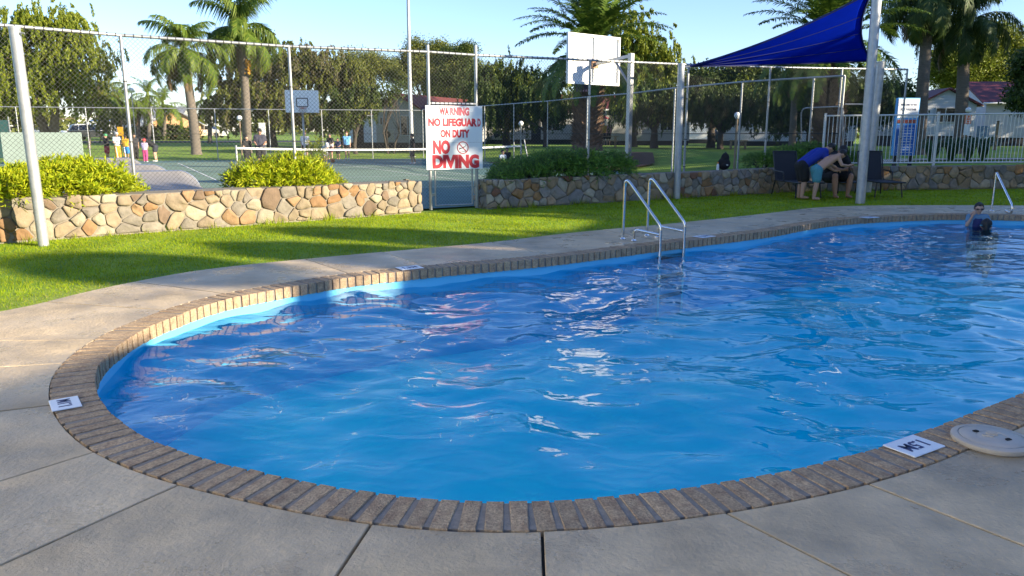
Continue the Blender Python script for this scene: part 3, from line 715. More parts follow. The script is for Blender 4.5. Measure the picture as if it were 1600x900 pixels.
# ------------------------------------------------------------------ chain link fences
def chain_mesh(quadpts, pitch, r, name, parent, m_):
    """quadpts: bottom-left, bottom-right, top-right, top-left 3D; two families of diagonals"""
    bl, br, tr_, tl = [np.array(p, float) for p in quadpts]; Lw = np.linalg.norm(br - bl); H_ = np.linalg.norm(tl - bl)
    def P(u, z):
        s_ = u / Lw; h = z / H_; return (bl * (1 - s_) + br * s_) * (1 - h) + (tl * (1 - s_) + tr_ * s_) * h
    A, B = [], []
    for sgn in (1, -1):
        c = -H_
        while c < Lw + H_:
            # u = c + z  (or c - z)
            if sgn == 1: z0, z1 = max(0, -c), min(H_, Lw - c); f = lambda z: c + z
            else: z0, z1 = max(0, c - Lw), min(H_, c); f = lambda z: c - z
            if z1 - z0 > 0.02: A.append(P(f(z0), z0)); B.append(P(f(z1), z1))
            c += pitch
    A, B = np.array(A), np.array(B); d = (B - A) / np.linalg.norm(B - A, axis=1)[:, None]
    nn = np.cross(br - bl, tl - bl); nn /= np.linalg.norm(nn); s_ = np.cross(d, nn)
    ringA, ringB = [], []
    for k in range(3):
        a = 2 * PI * k / 3; o_ = (s_ * math.cos(a) + nn * math.sin(a)) * r; ringA.append(A + o_); ringB.append(B + o_)
    V = np.stack(ringA + ringB, 1).reshape(-1, 3); m = len(A); b = np.arange(m)[:, None] * 6
    Fq = np.concatenate([b + np.array([[0, 1, 4, 3]]), b + np.array([[1, 2, 5, 4]]), b + np.array([[2, 0, 3, 5]])])
    o = link(name, mesh_np(name, V, Fq, m_), parent, True); o['kind'] = 'stuff'; return o
def ties(p0, p1, step, r, parent, m_):
    p0, p1 = np.array(p0), np.array(p1); n_ = int(np.linalg.norm(p1 - p0) / step); mm = MB(); d = (p1 - p0) / np.linalg.norm(p1 - p0)
    for i in range(n_):
        c = p0 + d * (i + .5) * step; mm.tube([c - d * .007 + np.array([0, 0, 0]), c + d * .007 + np.array([0.004, 0, 0])], r, 7, False)
    o = mm.build("tie_wire", m_, parent); o['kind'] = 'stuff'
# front fence: left run, then right run
def fence_pt(px, py, Y): return D(px, py, Y)
FL = [fence_pt(-120, 29, 10.75), fence_pt(188, 55, 12.55), fence_pt(451, 72.5, 13.95), fence_pt(668, 81, 15.12)]
FL.insert(0, FL[0] - np.array([3.4, 2.0, 0]))
FR = [fence_pt(742, 86, 15.55), fence_pt(922, 94, 16.9), fence_pt(1076, 101, 18.75 + .3), fence_pt(1204, 105, 20.35), fence_pt(1316, 107, 21.2), fence_pt(1418, 108.5, 22.0)]
FR[2] = fence_pt(1076, 101, 18.6)
ff = thing("chain_link_fence", "tall chain link court fence nearest the pool, on both sides of the gate", "fence", (-1, 15.3, 0))
for run in (FL, FR):
    for i in range(len(run) - 1):
        a, b = run[i], run[i + 1]
        m_ = MB(); m_.tube([a, b], 0.026, 10); autosmooth(m_.build("top_rail", M_GALV, ff), 60); ties(a, b, 0.125, 0.0305, ff, M_WIRE)
        chain_mesh([(a[0], a[1], .06), (b[0], b[1], .06), b, a], 0.072, 0.0024, "chain_link_mesh", ff, M_WIRE)
    for p in run:
        if p is FL[-1] or p is FR[0]: continue
        m_ = MB(); m_.tube([(p[0], p[1], 0), p], 0.027, 12); autosmooth(m_.build("post", M_GALV, ff), 60)
        m_ = MB()
        for z in (.7, 1.35, 2.3): m_.tube([(p[0], p[1], z), (p[0], p[1], z + .02)], 0.032, 10)
        m_.build("clip", M_WIRE, ff)
gp = [np.array([-1.62, 15.12]), np.array([-.72, 15.55])]
m_ = MB(); m_.tube([FL[-1], FR[0]], 0.026, 10); autosmooth(m_.build("top_rail", M_GALV, ff), 60); ties(FL[-1], FR[0], .125, .0305, ff, M_WIRE)
for g_, hgt in zip(gp, (3.16, 3.2)):
    m_ = MB(); m_.tube([(g_[0], g_[1], 0), (g_[0], g_[1], hgt)], 0.033, 12); autosmooth(m_.build("gate_post", M_GALV, ff), 60)
m_ = MB(); zlint = D(705, 162, 15.3)[2]; m_.tube([(*gp[0], zlint), (*gp[1], zlint)], 0.026, 10); m_.build("lintel", M_GALV, ff); ties((*gp[0], zlint), (*gp[1], zlint), .09, .031, ff, M_WIRE)
chain_mesh([(*gp[0], zlint), (*gp[1], zlint), FR[0], FL[-1]], .072, .0024, "chain_link_mesh", ff, M_WIRE)
# gate leaf
gt = thing("gate", "chain link gate under the warning sign between the two stone walls", "gate", (*gp[0], 0))
gd = (gp[1] - gp[0]); gl_ = np.linalg.norm(gd); gd /= gl_; a, b = gp[0] + gd * .1, gp[1] - gd * .1; gn = np.array([gd[1], -gd[0]])
m_ = MB(); m_.tube(rail_path([(*a, .08), (*a, 1.95), (*b, 1.95), (*b, .08), (*a, .08)], [.04, .04, .04]), 0.018, 10); autosmooth(m_.build("gate_frame", M_GALV, gt), 60)
chain_mesh([(*a, .08), (*b, .08), (*b, 1.95), (*a, 1.95)], .065, .0024, "chain_link_mesh", gt, M_WIRE)
for z in (.3, 1.1, 1.7):
    m_ = MB(); m_.box((*(gp[0] + gd * .05), z), (.1, .03, .05), math.atan2(gd[1], gd[0])); m_.build("hinge", M_GALV, gt)

# warning sign
sg_c = gp[0] * .5 + gp[1] * .5 + gn * .075; zt_, zb_ = D(705, 165, 15.2)[2], D(705, 265, 15.2)[2]; sw = 1.20; sh = zt_ - zb_
sgn_ = thing("warning_sign", "white warning sign with red no lifeguard and no diving lettering on the gate", "sign", (*sg_c, zb_))
sa = math.atan2(gd[1], gd[0]); sx_ = np.array([math.cos(sa), math.sin(sa)]); sn_ = np.array([sx_[1], -sx_[0]])
sh1 = sh * .575
m_ = MB(); m_.bbox((0, 0, sh - sh1 / 2), (sw, .012, sh1 - .003), sa, .003); m_.build("upper_panel", M_SIGNW, sgn_, False)
m_ = MB(); m_.bbox((0, 0, (sh - sh1) / 2), (sw, .012, sh - sh1 - .003), sa, .003); m_.build("lower_panel", M_SIGNW, sgn_, False)
def on_sign(u, z): return frame((sx_[0] * u + sn_[0] * .0065, sx_[1] * u + sn_[1] * .0065, z), (sx_[0], sx_[1], 0), (0, 0, 1))
text("WA", .195, M_RED, sgn_, on_sign(-.215, sh * .905), bold=.012, fit=.205)
text("RNING", .195, M_REDFADE, sgn_, on_sign(.11, sh * .905), bold=.012, fit=.41)
text("NO LIFEGUAR", .195, M_RED, sgn_, on_sign(-.045, sh * .735), bold=.012, fit=1.03)
text("D", .195, M_REDFADE, sgn_, on_sign(.525, sh * .735), bold=.012, fit=.072)
text("ON DUTY", .195, M_RED, sgn_, on_sign(.0, sh * .56), bold=.012, fit=.62)
text("NO", .33, M_RED, sgn_, on_sign(-.285, sh * .345), bold=.022, fit=.36)
text("DIVING", .33, M_RED, sgn_, on_sign(0.02, sh * .115), bold=.022, fit=1.0)
sym = on_sign(.17, sh * .345)
m_ = MB(); R_ = .115
pts = [(math.cos(a) * R_ , math.sin(a) * R_, 0.002) for a in np.linspace(0, 2 * PI, 33)]
m_.tube(pts, .0085, 6, False); m_.tube([(-R_ * .7, R_ * .7, .002), (R_ * .7, -R_ * .7, .002)], .009, 6)
o = m_.build("prohibition_ring", M_RED, sgn_, False); o.matrix_basis = sym
m_ = MB()
m_.tube([(-.05, -.02, 0), (.0, .0, 0), (.045, .02, 0)], [.006, .011, .008], 6); m_.tube([(.03, .015, 0), (.06, .035, 0), (.07, .06, 0)], .006, 6); m_.sphere((-.062, -.012, 0), .014, n=8, m=6)
m_.tube([(-.04, -.015, 0), (-.075, -.04, 0)], .006, 6); m_.tube([(-.06, -.078, 0), (.06, -.078, 0)], .004, 5)
o = m_.build("diver_symbol", M_BLACKP, sgn_, False); o.matrix_basis = sym @ Matrix.Translation((0, 0, .001))

# side fence (right) and back fence
def simple_fence(label, pts, zs, npitch, r, posts_px=None, pr=.03):
    t_ = thing("chain_link_fence", label, "fence", (*pts[0], 0))
    for i in range(len(pts) - 1):
        a, b = np.array([*pts[i], zs[i]]), np.array([*pts[i + 1], zs[i + 1]])
        m_ = MB(); m_.tube([a, b], pr * .9, 8); m_.build("top_rail", M_GALV, t_)
        za, zb_ = float(zt(a[0], a[1])), float(zt(b[0], b[1]))
        chain_mesh([(a[0], a[1], za + .04), (b[0], b[1], zb_ + .04), b, a], npitch, r, "chain_link_mesh", t_, M_WIREFAR)
        m_ = MB(); m_.tube([(a[0], a[1], za + 1.5), (b[0], b[1], zb_ + 1.5)], .012, 5); m_.build("mid_wire", M_WIREFAR, t_)
    for p, z in zip(pts, zs):
        m_ = MB(); m_.tube([(*p, float(zt(*p)) - .1), (*p, z)], pr, 10); autosmooth(m_.build("post", M_GALV, t_), 60)
    return t_
spx = [(1320, 118.5, 20.9), (1272, 121, 21.8), (1160, 128, 23.6), (1055, 137.5, 26.4), (985, 146, 29.8), (918, 151.5, 32.6), (856, 158, 36.0), (803, 162, 39.3), (757, 165.5, 42.3), (710, 168.5, 45.8), (660, 171, 49.5)]
sp = [D(*p) for p in spx]
simple_fence("chain link fence along the right side of the court, rising to the right", [p[:2] for p in sp], [p[2] for p in sp], .08, .0013)
bpx = [(-60, 166, 41.0), (24, 167, 41.8), (133, 168, 43.0), (236, 169, 44.2), (335, 170, 45.3), (419, 171, 46.2), (502, 171.5, 47.2), (580, 172, 48.2), (660, 172.5, 49.4)]
bp_ = [D(*p) for p in bpx]
simple_fence("chain link fence along the far end of the court", [p[:2] for p in bp_], [p[2] for p in bp_], .1, .0013)
# pipe gate frame in the right fence
gA = D(1252, 225, 22.6); gt_ = thing("pipe_gate", "galvanised pipe gate frame by the thick palm trunk", "gate", (gA[0], gA[1], 0.1))
q0, q1, q2 = D(1252, 228, 22.4), D(1252, 169, 22.4), D(1318, 166, 21.1)
m_ = MB(); m_.tube(rail_path([q0, q1, q2, D(1316, 230, 21.1)], [.2, .2]), .02, 8); autosmooth(m_.build("gate_frame", M_GALV, gt_), 60)
chain_mesh([q0, D(1316, 230, 21.1), q2, q1], .08, .0013, "chain_link_mesh", gt_, M_WIREFAR)
q0, q1 = D(1320, 163, 21.0), D(1352, 163, 20.9); m_ = MB(); m_.tube([q0, q1], .02, 8); m_.build("brace_rail", M_GALV, gt_)

# ------------------------------------------------------------------ shade sail poles and sail
def pole(label, base, top, r, cap=True):
    t_ = thing("shade_sail_pole", label, "pole", base)
    m_ = MB(); m_.tube([(base[0], base[1], -.05), base, top], r, 20); autosmooth(m_.build("shaft", M_POLE, t_), 60)
    m_ = MB(); m_.lathe(top, [(r + .004, -.03), (r + .004, .006), (r * .6, .014), (.005, .016)], 20); autosmooth(m_.build("cap", M_POLE, t_), 30)
    m_ = MB(); b = np.array(top); m_.tube([b + np.array([r, -r * .3, -.08]), b + np.array([r + .07, -r * .3, -.08])], .012, 8); m_.build("eye_bolt", M_GALV, t_)
    return t_
b1 = G(68, 381); pole("thick galvanised pole on the grass in front of the left stone wall", b1, (b1[0] - .03, b1[1], 2.85), .068)
b2 = G(1057, 309); p1063 = np.array([b2[0] - .02, b2[1], 3.07]); pole("thick galvanised pole holding the left tip of the shade sail", b2, p1063, .082)
b3 = G(1344, 316); pmain = np.array([b3[0] - .05, b3[1], 5.05]); pole("tallest galvanised shade sail pole, standing by the lounger at right", b3, pmain, .10)
b4 = np.array([9.78, 20.1, 0]); p2nd = D(1376, 97, 20.1); pole("galvanised shade sail pole behind the tallest one", (p2nd[0] - .05, 20.1, 0), p2nd, .11)
A_ = D(1078, 103.5, 18.25); B_ = D(1363, -14, 17.0); C_ = D(1364, 95, 20.0)
sail_th = thing("shade_sail", "triangular deep blue shade sail stretched between the poles", "shade sail", A_)
def qb(a, m, b, n_): return [(1 - t_) ** 2 * a + 2 * t_ * (1 - t_) * m + t_ * t_ * b for t_ in np.linspace(0, 1, n_)]
n_ = 22
cen = (A_ + B_ + C_) / 3
eAB = qb(A_, (A_ + B_) / 2 * .78 + cen * .22 + np.array([0, 0, -.16]), B_, n_); eAC = qb(A_, (A_ + C_) / 2 * .9 + cen * .1 + np.array([0, 0, -.08]), C_, n_)
eBC = qb(B_, (B_ + C_) / 2 * .62 + cen * .38, C_, n_)
V = []; Fs = []
for i in range(n_):
    for j in range(n_):
        s_ = j / (n_ - 1); k = i / (n_ - 1)
        e = eAB[i] * (1 - s_) + eAC[i] * s_
        base = eAB[-1] * (1 - s_) + eAC[-1] * s_; cur_ = np.array(eBC[j]); e = e + (cur_ - base) * k ** 2.2
        V.append(e)
for i in range(n_ - 1):
    for j in range(n_ - 1): Fs.append((i * n_ + j, i * n_ + j + 1, (i + 1) * n_ + j + 1, (i + 1) * n_ + j))
mm = MB(); mm.add(V, Fs); so_ = mm.build("cloth", M_SAIL, sail_th, True, True)
md = so_.modifiers.new("thick", 'SOLIDIFY'); md.thickness = .006
M_SAILH = mat("blue_sail_hem", (0.005, 0.014, 0.12), 0.7)
for j in (6, 11, 16):
    mm = MB(); mm.tube([np.array(V[i * n_ + j]) - np.array([0, .004, .003]) for i in range(n_)], .007, 5); mm.build("seam", M_SAILH, sail_th)
for e in (eAB, eAC, eBC):
    mm = MB(); mm.tube(e, .022, 6); mm.build("hem", M_SAILH, sail_th)
for a, b in ((A_, p1063 + np.array([.08, 0, -.06])), (C_, p2nd + np.array([-.1, 0, -.05])), (B_, pmain + np.array([0, 0, -.05]))):
    mm = MB(); mm.tube([a, b], .012, 6); mm.build("tension_link", M_GALV, sail_th)

# ------------------------------------------------------------------ pool fence on the right wall
pf = thing("pool_fence", "cream tubular pool fence standing on the right stone wall", "fence", (9.5, 20.8, .62))
pa = D(1290, 181, 21.05); pb = D(1720, 176, 22.3)
ca, cb = np.array([pa[0], pa[1]]), np.array([pb[0], pb[1]]); Lf = np.linalg.norm(cb - ca); fd = (cb - ca) / Lf
ztop0, ztop1 = pa[2] + .0, pb[2] + .0; zb0 = .70
def ft(s_): return ca + fd * s_
for z0, z1 in ((ztop0, ztop1), (zb0, zb0)):
    mm = MB(); a, b = (*ft(0), z0), (*ft(Lf), z1); mm.tube([a, b], .022, 8); mm.build("rail", M_FENCEW, pf)
s_ = .12; bal = MB(); k = 0
while s_ < Lf:
    zt1 = ztop0 + (ztop1 - ztop0) * s_ / Lf; mm = MB(); mm.tube([(*ft(s_), zb0), (*ft(s_), zt1)], .0095, 6); mm.build("baluster", M_FENCEW, pf); s_ += .118
for s_ in (0.0, 3.38, 6.7):
    zt1 = ztop0 + (ztop1 - ztop0) * s_ / Lf; mm = MB(); mm.bbox((*ft(s_), (.6 + zt1 + .06) / 2), (.055, .055, zt1 + .06 - .6), math.atan2(fd[1], fd[0]), .006); mm.build("post", M_FENCEW, pf)
    mm = MB(); mm.bbox((*ft(s_), zt1 + .066), (.065, .065, .012), math.atan2(fd[1], fd[0]), .004); mm.build("post_cap", M_FENCEW, pf)

# ------------------------------------------------------------------ sun loungers
def make_lounger():
    r = thing("sun_lounger", "black mesh sun lounger, leftmost of the three", "sun lounger", group="black loungers in front of the right stone wall")
    wd = .60
    m_ = MB(); m_.box((0, -.30, .36), (wd - .05, 1.16, .012)); m_.build("seat", M_BLKFAB, r, False)
    m_ = MB(); m_.box((0, .47, .70), (wd - .05, .012, .72), rx=-.32); m_.build("backrest", M_BLKFAB, r, False)
    m_ = MB()
    for s_ in (-1, 1): m_.tube([(s_ * wd / 2, .36, .36), (s_ * wd / 2, -.9, .36)], .017, 8); m_.tube([(s_ * wd / 2, .34, .36), (s_ * wd / 2, .59, 1.06)], .017, 8)
    m_.tube([(-wd / 2, .59, 1.06), (wd / 2, .59, 1.06)], .017, 8); m_.tube([(-wd / 2, -.9, .36), (wd / 2, -.9, .36)], .017, 8); m_.build("frame", M_BLKMET, r, False)
    for s_ in (-1, 1):
        for y in (.42, -.72):
            m_ = MB(); m_.tube([(s_ * (wd / 2 - .02), y, .36), (s_ * (wd / 2 + .02), y + (.06 if y > 0 else -.04), 0)], .017, 8); m_.build("leg", M_BLKMET, r, False)
        m_ = MB(); m_.tube(rail_path([(s_ * (wd / 2 + .02), -.12, .36), (s_ * (wd / 2 + .03), -.1, .58), (s_ * (wd / 2 + .03), .42, .60)], [.06]), .016, 8); m_.build("armrest", M_BLKMET, r, False)
    return r
l0 = make_lounger()
for k, (x, y, rz, lb) in enumerate(((6.93, 18.72, .12, None), (8.05, 18.95, 0.05, "black mesh sun lounger in the middle, with a person sitting on it"), (9.05, 18.9, -.06, "black mesh sun lounger at right, behind the tallest sail pole"))):
    o = l0 if k == 0 else copy_tree(l0); o.location = (x, y, 0); o.rotation_euler = (0, 0, rz)
    if lb: o['label'] = lb

# ------------------------------------------------------------------ people
SK = {}
def skinmat(i, c): 
    if i not in SK: SK[i] = mat("skin_" + i, c, 0.5, spec=0.35)
    return SK[i]
SKIN = lambda: skinmat("fair", (0.50, 0.30, 0.21))
SKINT = lambda: skinmat("tan", (0.36, 0.20, 0.13))
CL = {}
def cloth(nm, c):
    if nm not in CL: CL[nm] = mat("cloth_" + nm, c, 0.85, bump=0.1, bscale=60, var=.06, vscale=10)
    return CL[nm]
HAIRB = mat("black_hair", (0.012, 0.01, 0.009), 0.5, bump=.4, bscale=80); HAIRR = mat("reddish_brown_hair", (0.13, 0.045, 0.02), 0.55, bump=.4, bscale=80); HAIRF = mat("fair_hair", (0.35, 0.22, 0.09), 0.55)
DEFJ = dict(pelvis=(0, 0, .53), chest=(0, 0, .70), neck=(0, .005, .82), head=(0, -.012, .925), shL=(.105, 0, .80), elL=(.13, .015, .645), wrL=(.13, -.03, .50), hdL=(.128, -.045, .445),
            hipL=(.05, 0, .50), knL=(.055, -.012, .28), anL=(.055, .015, .045), toL=(.062, -.075, .018))
def joints_of(pose):
    J = {}
    for k, v in DEFJ.items():
        J[k] = v
        if k.endswith('L'): J[k[:-1] + 'R'] = (-v[0], v[1], v[2])
    for k, v in pose.items():
        J[k] = v
        if k.endswith('L') and k[:-1] + 'R' not in pose and pose.get('sym', True): J[k[:-1] + 'R'] = (-v[0], v[1], v[2])
    J.pop('sym', None)
    return {k: Vector(v) for k, v in J.items()}
def remesh(o, vox):
    md = o.modifiers.new("join", 'REMESH'); md.mode = 'VOXEL'; md.voxel_size = vox; md.use_smooth_shade = True
    sm = o.modifiers.new("soft", 'SMOOTH'); sm.iterations = 3; sm.factor = .5; TO_APPLY.append(o)
def person(label, loc, H, rz=0.0, pose={}, skin=None, shirt=None, shorts=None, hair=HAIRB, shoes=None, sleeve=.55, leg=.6, vox=.022, headgear=None, group=None, hs=1.0, fingers=False, goggles=None, build=1.0, longhair=False, collar=None, vest=None):
    t_ = thing("person", label, "person", loc, rz, group); skin = skin or SKIN(); J = joints_of(pose); J = {k: v * H for k, v in J.items()}
    b = MB(); q = H * build
    def cap(mb_, a, c, r0, r1, e=0.0):
        n_ = 5; a, c = Vector(a), Vector(c); mb_.tube([a, c], [r0 + e, r1 + e], 10); mb_.sphere(a, r0 + e, n=10, m=7); mb_.sphere(c, r1 + e, n=10, m=7)
    def torso(mb_, e=0, top=True):
        cap(mb_, J['hipL'] * .8 + J['pelvis'] * .2, J['shL'] * .75 + J['chest'] * .25, .058 * q, .052 * q, e); cap(mb_, J['hipR'] * .8 + J['pelvis'] * .2, J['shR'] * .75 + J['chest'] * .25, .058 * q, .052 * q, e)
        cap(mb_, J['pelvis'], J['chest'], .068 * q, .07 * q, e); cap(mb_, J['shL'], J['shR'], .042 * q, .042 * q, e)
        if top: cap(mb_, J['chest'], J['neck'], .06 * q, .036 * q, e)
    torso(b)
    hd = J['head']; nk = J['neck']; up = (hd - nk).normalized(); fwd = Vector((0, -1, 0)); fwd = (fwd - up * fwd.dot(up)); fwd = fwd.normalized() if fwd.length > .1 else Vector((0, 0, -1))
    if 'look' in pose: fwd = (Vector(pose['look']) - up * Vector(pose['look']).dot(up)).normalized()
    sd_ = up.cross(fwd)
    cap(b, nk, hd - up * .02 * H, .033 * q, .031 * q)
    hr = .058 * H * hs; cr = hd + up * .012 * H - fwd * .006 * H
    b.sphere(cr, hr, 0.92, 0.98, 1.08, 14, 10); cap(b, hd + up * .01 * H + fwd * .012 * H, hd - up * .042 * H * hs + fwd * .022 * H, .045 * H * hs, .03 * H * hs)
    cap(b, hd + fwd * .055 * H * hs - up * .0 * H, hd + fwd * .066 * H * hs - up * .016 * H, .007 * H, .0105 * H)        # nose
    for s_ in (-1, 1): cap(b, cr + sd_ * s_ * .052 * H * hs - up * .012 * H, cr + sd_ * s_ * .056 * H * hs - up * .026 * H, .011 * H, .008 * H)   # ears
    for S in 'LR':
        cap(b, J['sh' + S], J['el' + S], .034 * q, .026 * q); cap(b, J['el' + S], J['wr' + S], .026 * q, .017 * q); cap(b, J['wr' + S], J['hd' + S], .018 * q, .02 * q)
        cap(b, J['hip' + S], J['kn' + S], .058 * q, .039 * q); k, a = J['kn' + S], J['an' + S]; mid = k.lerp(a, .35); cap(b, k, mid, .037 * q, .036 * q); cap(b, mid, a, .036 * q, .022 * q)
        cap(b, a - Vector((0, 0, .02 * H)), J['to' + S], .024 * H, .017 * H)
    body = b.build("body", skin, t_, False); remesh(body, vox)
    if fingers:
        for S in 'LR':
            w_, h_ = J['wr' + S], J['hd' + S]; d = (h_ - w_).normalized(); side = d.cross(Vector((0.2, -.6, .75))).normalized(); nrm_ = side.cross(d).normalized(); fm = MB(); Lh = .055 * H
            for k, ln in enumerate((.85, 1.0, .95, .75)):
                p0 = h_ + side * (k - 1.5) * .0125 * H; p1 = p0 + d * Lh * .5 * ln + nrm_ * .004 * H; p2 = p1 + d * Lh * .32 * ln - nrm_ * .014 * H; p3 = p2 + d * Lh * .12 * ln - nrm_ * .02 * H
                fm.tube([p0, p1, p2, p3], [.0062 * H, .0058 * H, .0052 * H, .0042 * H], 7)
            p0 = w_.lerp(h_, .4) + side * -.016 * H; fm.tube([p0, p0 - side * .018 * H + d * .02 * H, p0 - side * .02 * H + d * .045 * H - nrm_ * .008 * H], [.0085 * H, .0075 * H, .0055 * H], 7)
            fm.build("fingers", skin, t_, False, True)
    if shirt:
        c_ = MB(); torso(c_, .012 * H, collar is not None); cap(c_, J['chest'], J['chest'].lerp(J['neck'], .6), .064 * q, .05 * q, .008 * H)
        if sleeve > 0:
            for S in 'LR': cap(c_, J['sh' + S], J['sh' + S].lerp(J['el' + S], sleeve), .038 * q, .034 * q, .010 * H)
        o = c_.build("shirt", shirt, t_, False); remesh(o, vox * .9)
    if vest:
        c_ = MB(); cap(c_, J['pelvis'], J['chest'], .088 * q, .098 * q); cap(c_, J['hipL'] * .8 + J['pelvis'] * .2, J['shL'] * .45 + J['chest'] * .55, .07 * q, .068 * q); cap(c_, J['hipR'] * .8 + J['pelvis'] * .2, J['shR'] * .45 + J['chest'] * .55, .07 * q, .068 * q)
        o = c_.build("vest", vest, t_, False); remesh(o, vox * .9)
    if shorts:
        c_ = MB(); cap(c_, J['hipL'], J['hipR'], .066 * q, .066 * q, .012 * H); cap(c_, J['pelvis'], (J['hipL'] + J['hipR']) / 2, .07 * q, .07 * q, .008 * H)
        for S in 'LR': cap(c_, J['hip' + S], J['hip' + S].lerp(J['kn' + S], min(leg, 1)), .062 * q, .054 * q, .012 * H)
        if leg > 1:
            for S in 'LR': cap(c_, J['kn' + S], J['kn' + S].lerp(J['an' + S], .9), .044 * q, .036 * q, .012 * H)
        o = c_.build("shorts" if leg <= 1 else "trousers", shorts, t_, False); remesh(o, vox * .9)
    if shoes:
        c_ = MB()
        for S in 'LR': cap(c_, J['an' + S] - Vector((0, 0, .022 * H)), J['to' + S], .028 * H, .022 * H)
        o = c_.build("shoes", shoes, t_, False); remesh(o, vox * .8)
    if hair:
        c_ = MB(); c_.sphere(cr + up * .012 * H * hs - fwd * .014 * H * hs, hr * 1.06, 0.97, 1.0, 1.02, 14, 10); cap(c_, cr + up * .05 * H * hs + fwd * .03 * H * hs, cr + up * .05 * H * hs - fwd * .03 * H * hs, .022 * H * hs, .03 * H * hs)
        if longhair: cap(c_, cr - fwd * .04 * H, nk - fwd * .035 * H - up * .02 * H, .04 * H, .035 * H)
        o = c_.build("hair", hair, t_, False); remesh(o, vox * .8)
    if headgear:
        kind, hm = headgear; c_ = MB(); c_.sphere(cr + up * .02 * H * hs - fwd * .004 * H, hr * 1.14, 1, 1.04, .95, 14, 10)
        if kind == 'cap': cap(c_, cr + up * .035 * H + fwd * .05 * H, cr + up * .028 * H + fwd * .1 * H, .018 * H, .012 * H)
        o = c_.build("cap" if kind == 'cap' else "helmet", hm, t_, False); remesh(o, vox * .8)
    if goggles:
        e = MB(); 
        for s_ in (-1, 1): e.sphere(cr + fwd * .055 * H * hs + sd_ * s_ * .024 * H * hs - up * .006 * H, .018 * H * hs, 1, .6, .75, 10, 8)
        rp = [cr + (fwd * math.cos(a) * 1.02 + sd_ * math.sin(a) * .98) * .0615 * H * hs - up * .006 * H for a in np.linspace(0, 2 * PI, 25)]
        e.tube(rp, .0055 * H, 6, False); e.build("goggles", goggles, t_, False, True)
    elif vox < .016:
        e = MB()
        for s_ in (-1, 1): e.sphere(hd + fwd * .055 * H * hs + sd_ * s_ * .021 * H + up * .008 * H, .0075 * H, n=8, m=6)
        e.build("eyes", M_BLACKP, t_, False, True)
    return t_
BEND = dict(pelvis=(0, .03, .50), chest=(0, -.14, .63), neck=(0, -.27, .70), head=(0, -.36, .72), shL=(.10, -.24, .68), elL=(.12, -.28, .53), wrL=(.10, -.38, .48), hdL=(.09, -.42, .46), hipL=(.05, .04, .48), knL=(.055, .0, .27), anL=(.055, .03, .045), toL=(.06, -.06, .018))
g3 = "people gathered at the loungers"
bk = G(1276, 312)
KB = dict(BEND); KB.update(sym=False, shR=(-.10, -.25, .69), elR=(-.15, -.30, .56), wrR=(-.13, -.42, .55), hdR=(-.12, -.47, .56), shL=(.10, -.24, .68), elL=(.13, -.2, .53), wrL=(.11, -.32, .46), hdL=(.10, -.37, .46),
          hipL=(.05, .04, .48), knL=(.055, .0, .27), anL=(.055, .03, .045), toL=(.06, -.06, .018), hipR=(-.05, .04, .48), knR=(-.055, .05, .27), anR=(-.055, .08, .045), toR=(-.06, -.01, .018))
person("bending shirtless kid in teal swim shorts beside the middle lounger", bk, 1.42, PI / 2 + .1, KB, SKIN(), None, cloth("teal", (0.07, 0.26, 0.32)), HAIRB, None, leg=.72, vox=.011, group=g3, hs=1.05, fingers=True)
bb = bk + np.array([-.22, .33, 0])
person("bending kid in a bright blue shirt and black shorts, behind the shirtless kid", bb, 1.6, PI / 2 + .05, BEND, SKIN(), cloth("royal_blue", (0.01, 0.035, 0.30)), cloth("black", (0.012, 0.012, 0.014)), HAIRB, None, leg=.85, vox=.012, group=g3, fingers=True, build=1.1)
sitp = dict(sym=False, pelvis=(0, .0, .27), chest=(0.0, -.03, .43), neck=(.0, -.11, .545), head=(.01, -.19, .60), shL=(.105, -.09, .525), elL=(.15, -.17, .40), wrL=(.10, -.30, .385), hdL=(.075, -.335, .40), shR=(-.105, -.09, .525), elR=(-.13, -.2, .39), wrR=(-.02, -.30, .37), hdR=(.02, -.33, .385),
            hipL=(.055, 0, .265), knL=(.12, -.25, .285), anL=(.09, -.26, .045), toL=(.10, -.34, .018), hipR=(-.055, 0, .265), knR=(-.10, -.25, .285), anR=(-.08, -.25, .045), toR=(-.085, -.33, .018))
sp_ = G(1311, 309.5)
person("man in black sitting on the middle lounger, looking down at a phone", (sp_[0], sp_[1] + .50, 0), 1.78, .12, sitp, SKINT(), cloth("black", (0.012, 0.012, 0.014)), cloth("black", (0.012, 0.012, 0.014)), HAIRB, None, leg=.8, vox=.013, group=g3, fingers=True, build=1.1)
ph = thing("phone", "dark phone held by the man sitting on the lounger", "phone", (sp_[0] + .14, sp_[1] - .13, .70)); mm = MB(); mm.bbox((0, 0, 0), (.075, .012, .15), .2, .004); mm.build("case", M_BLKMET, ph, False); mm = MB(); mm.box((0, .0072, 0), (.066, .001, .135), .2); mm.build("screen", M_GLASS, ph, False)
# pool
mm = MB(); c = D(1545, 345, 13.45); mm.bbox((c[0], 13.7, -1.0), (1.6, .6, .16), .1, .02); tag(mm.build("pool_step", M_POOLWALL), kind='structure')
kp = D(1530, 322.5, 13.72)
person("goggled kid in a navy swim shirt standing in the pool, fist at the chin", (kp[0], 13.72, kp[2] - .96 * 1.22), 1.22, -.35, dict(sym=False, shL=(.10, 0, .80), elL=(.16, -.08, .69), wrL=(.13, -.2, .63), hdL=(.10, -.24, .61), shR=(-.105, 0, .80), elR=(-.145, -.07, .68), wrR=(-.10, -.11, .81), hdR=(-.088, -.115, .85)),
       SKIN(), cloth("pale_blue_swim", (0.12, 0.24, 0.36)), cloth("navy_swim", (0.02, 0.03, 0.12)), HAIRB, None, sleeve=.5, vest=cloth("navy_swim", (0.02, 0.03, 0.12)), vox=.010, hs=1.1, fingers=True, goggles=M_BLKMET, collar=True)
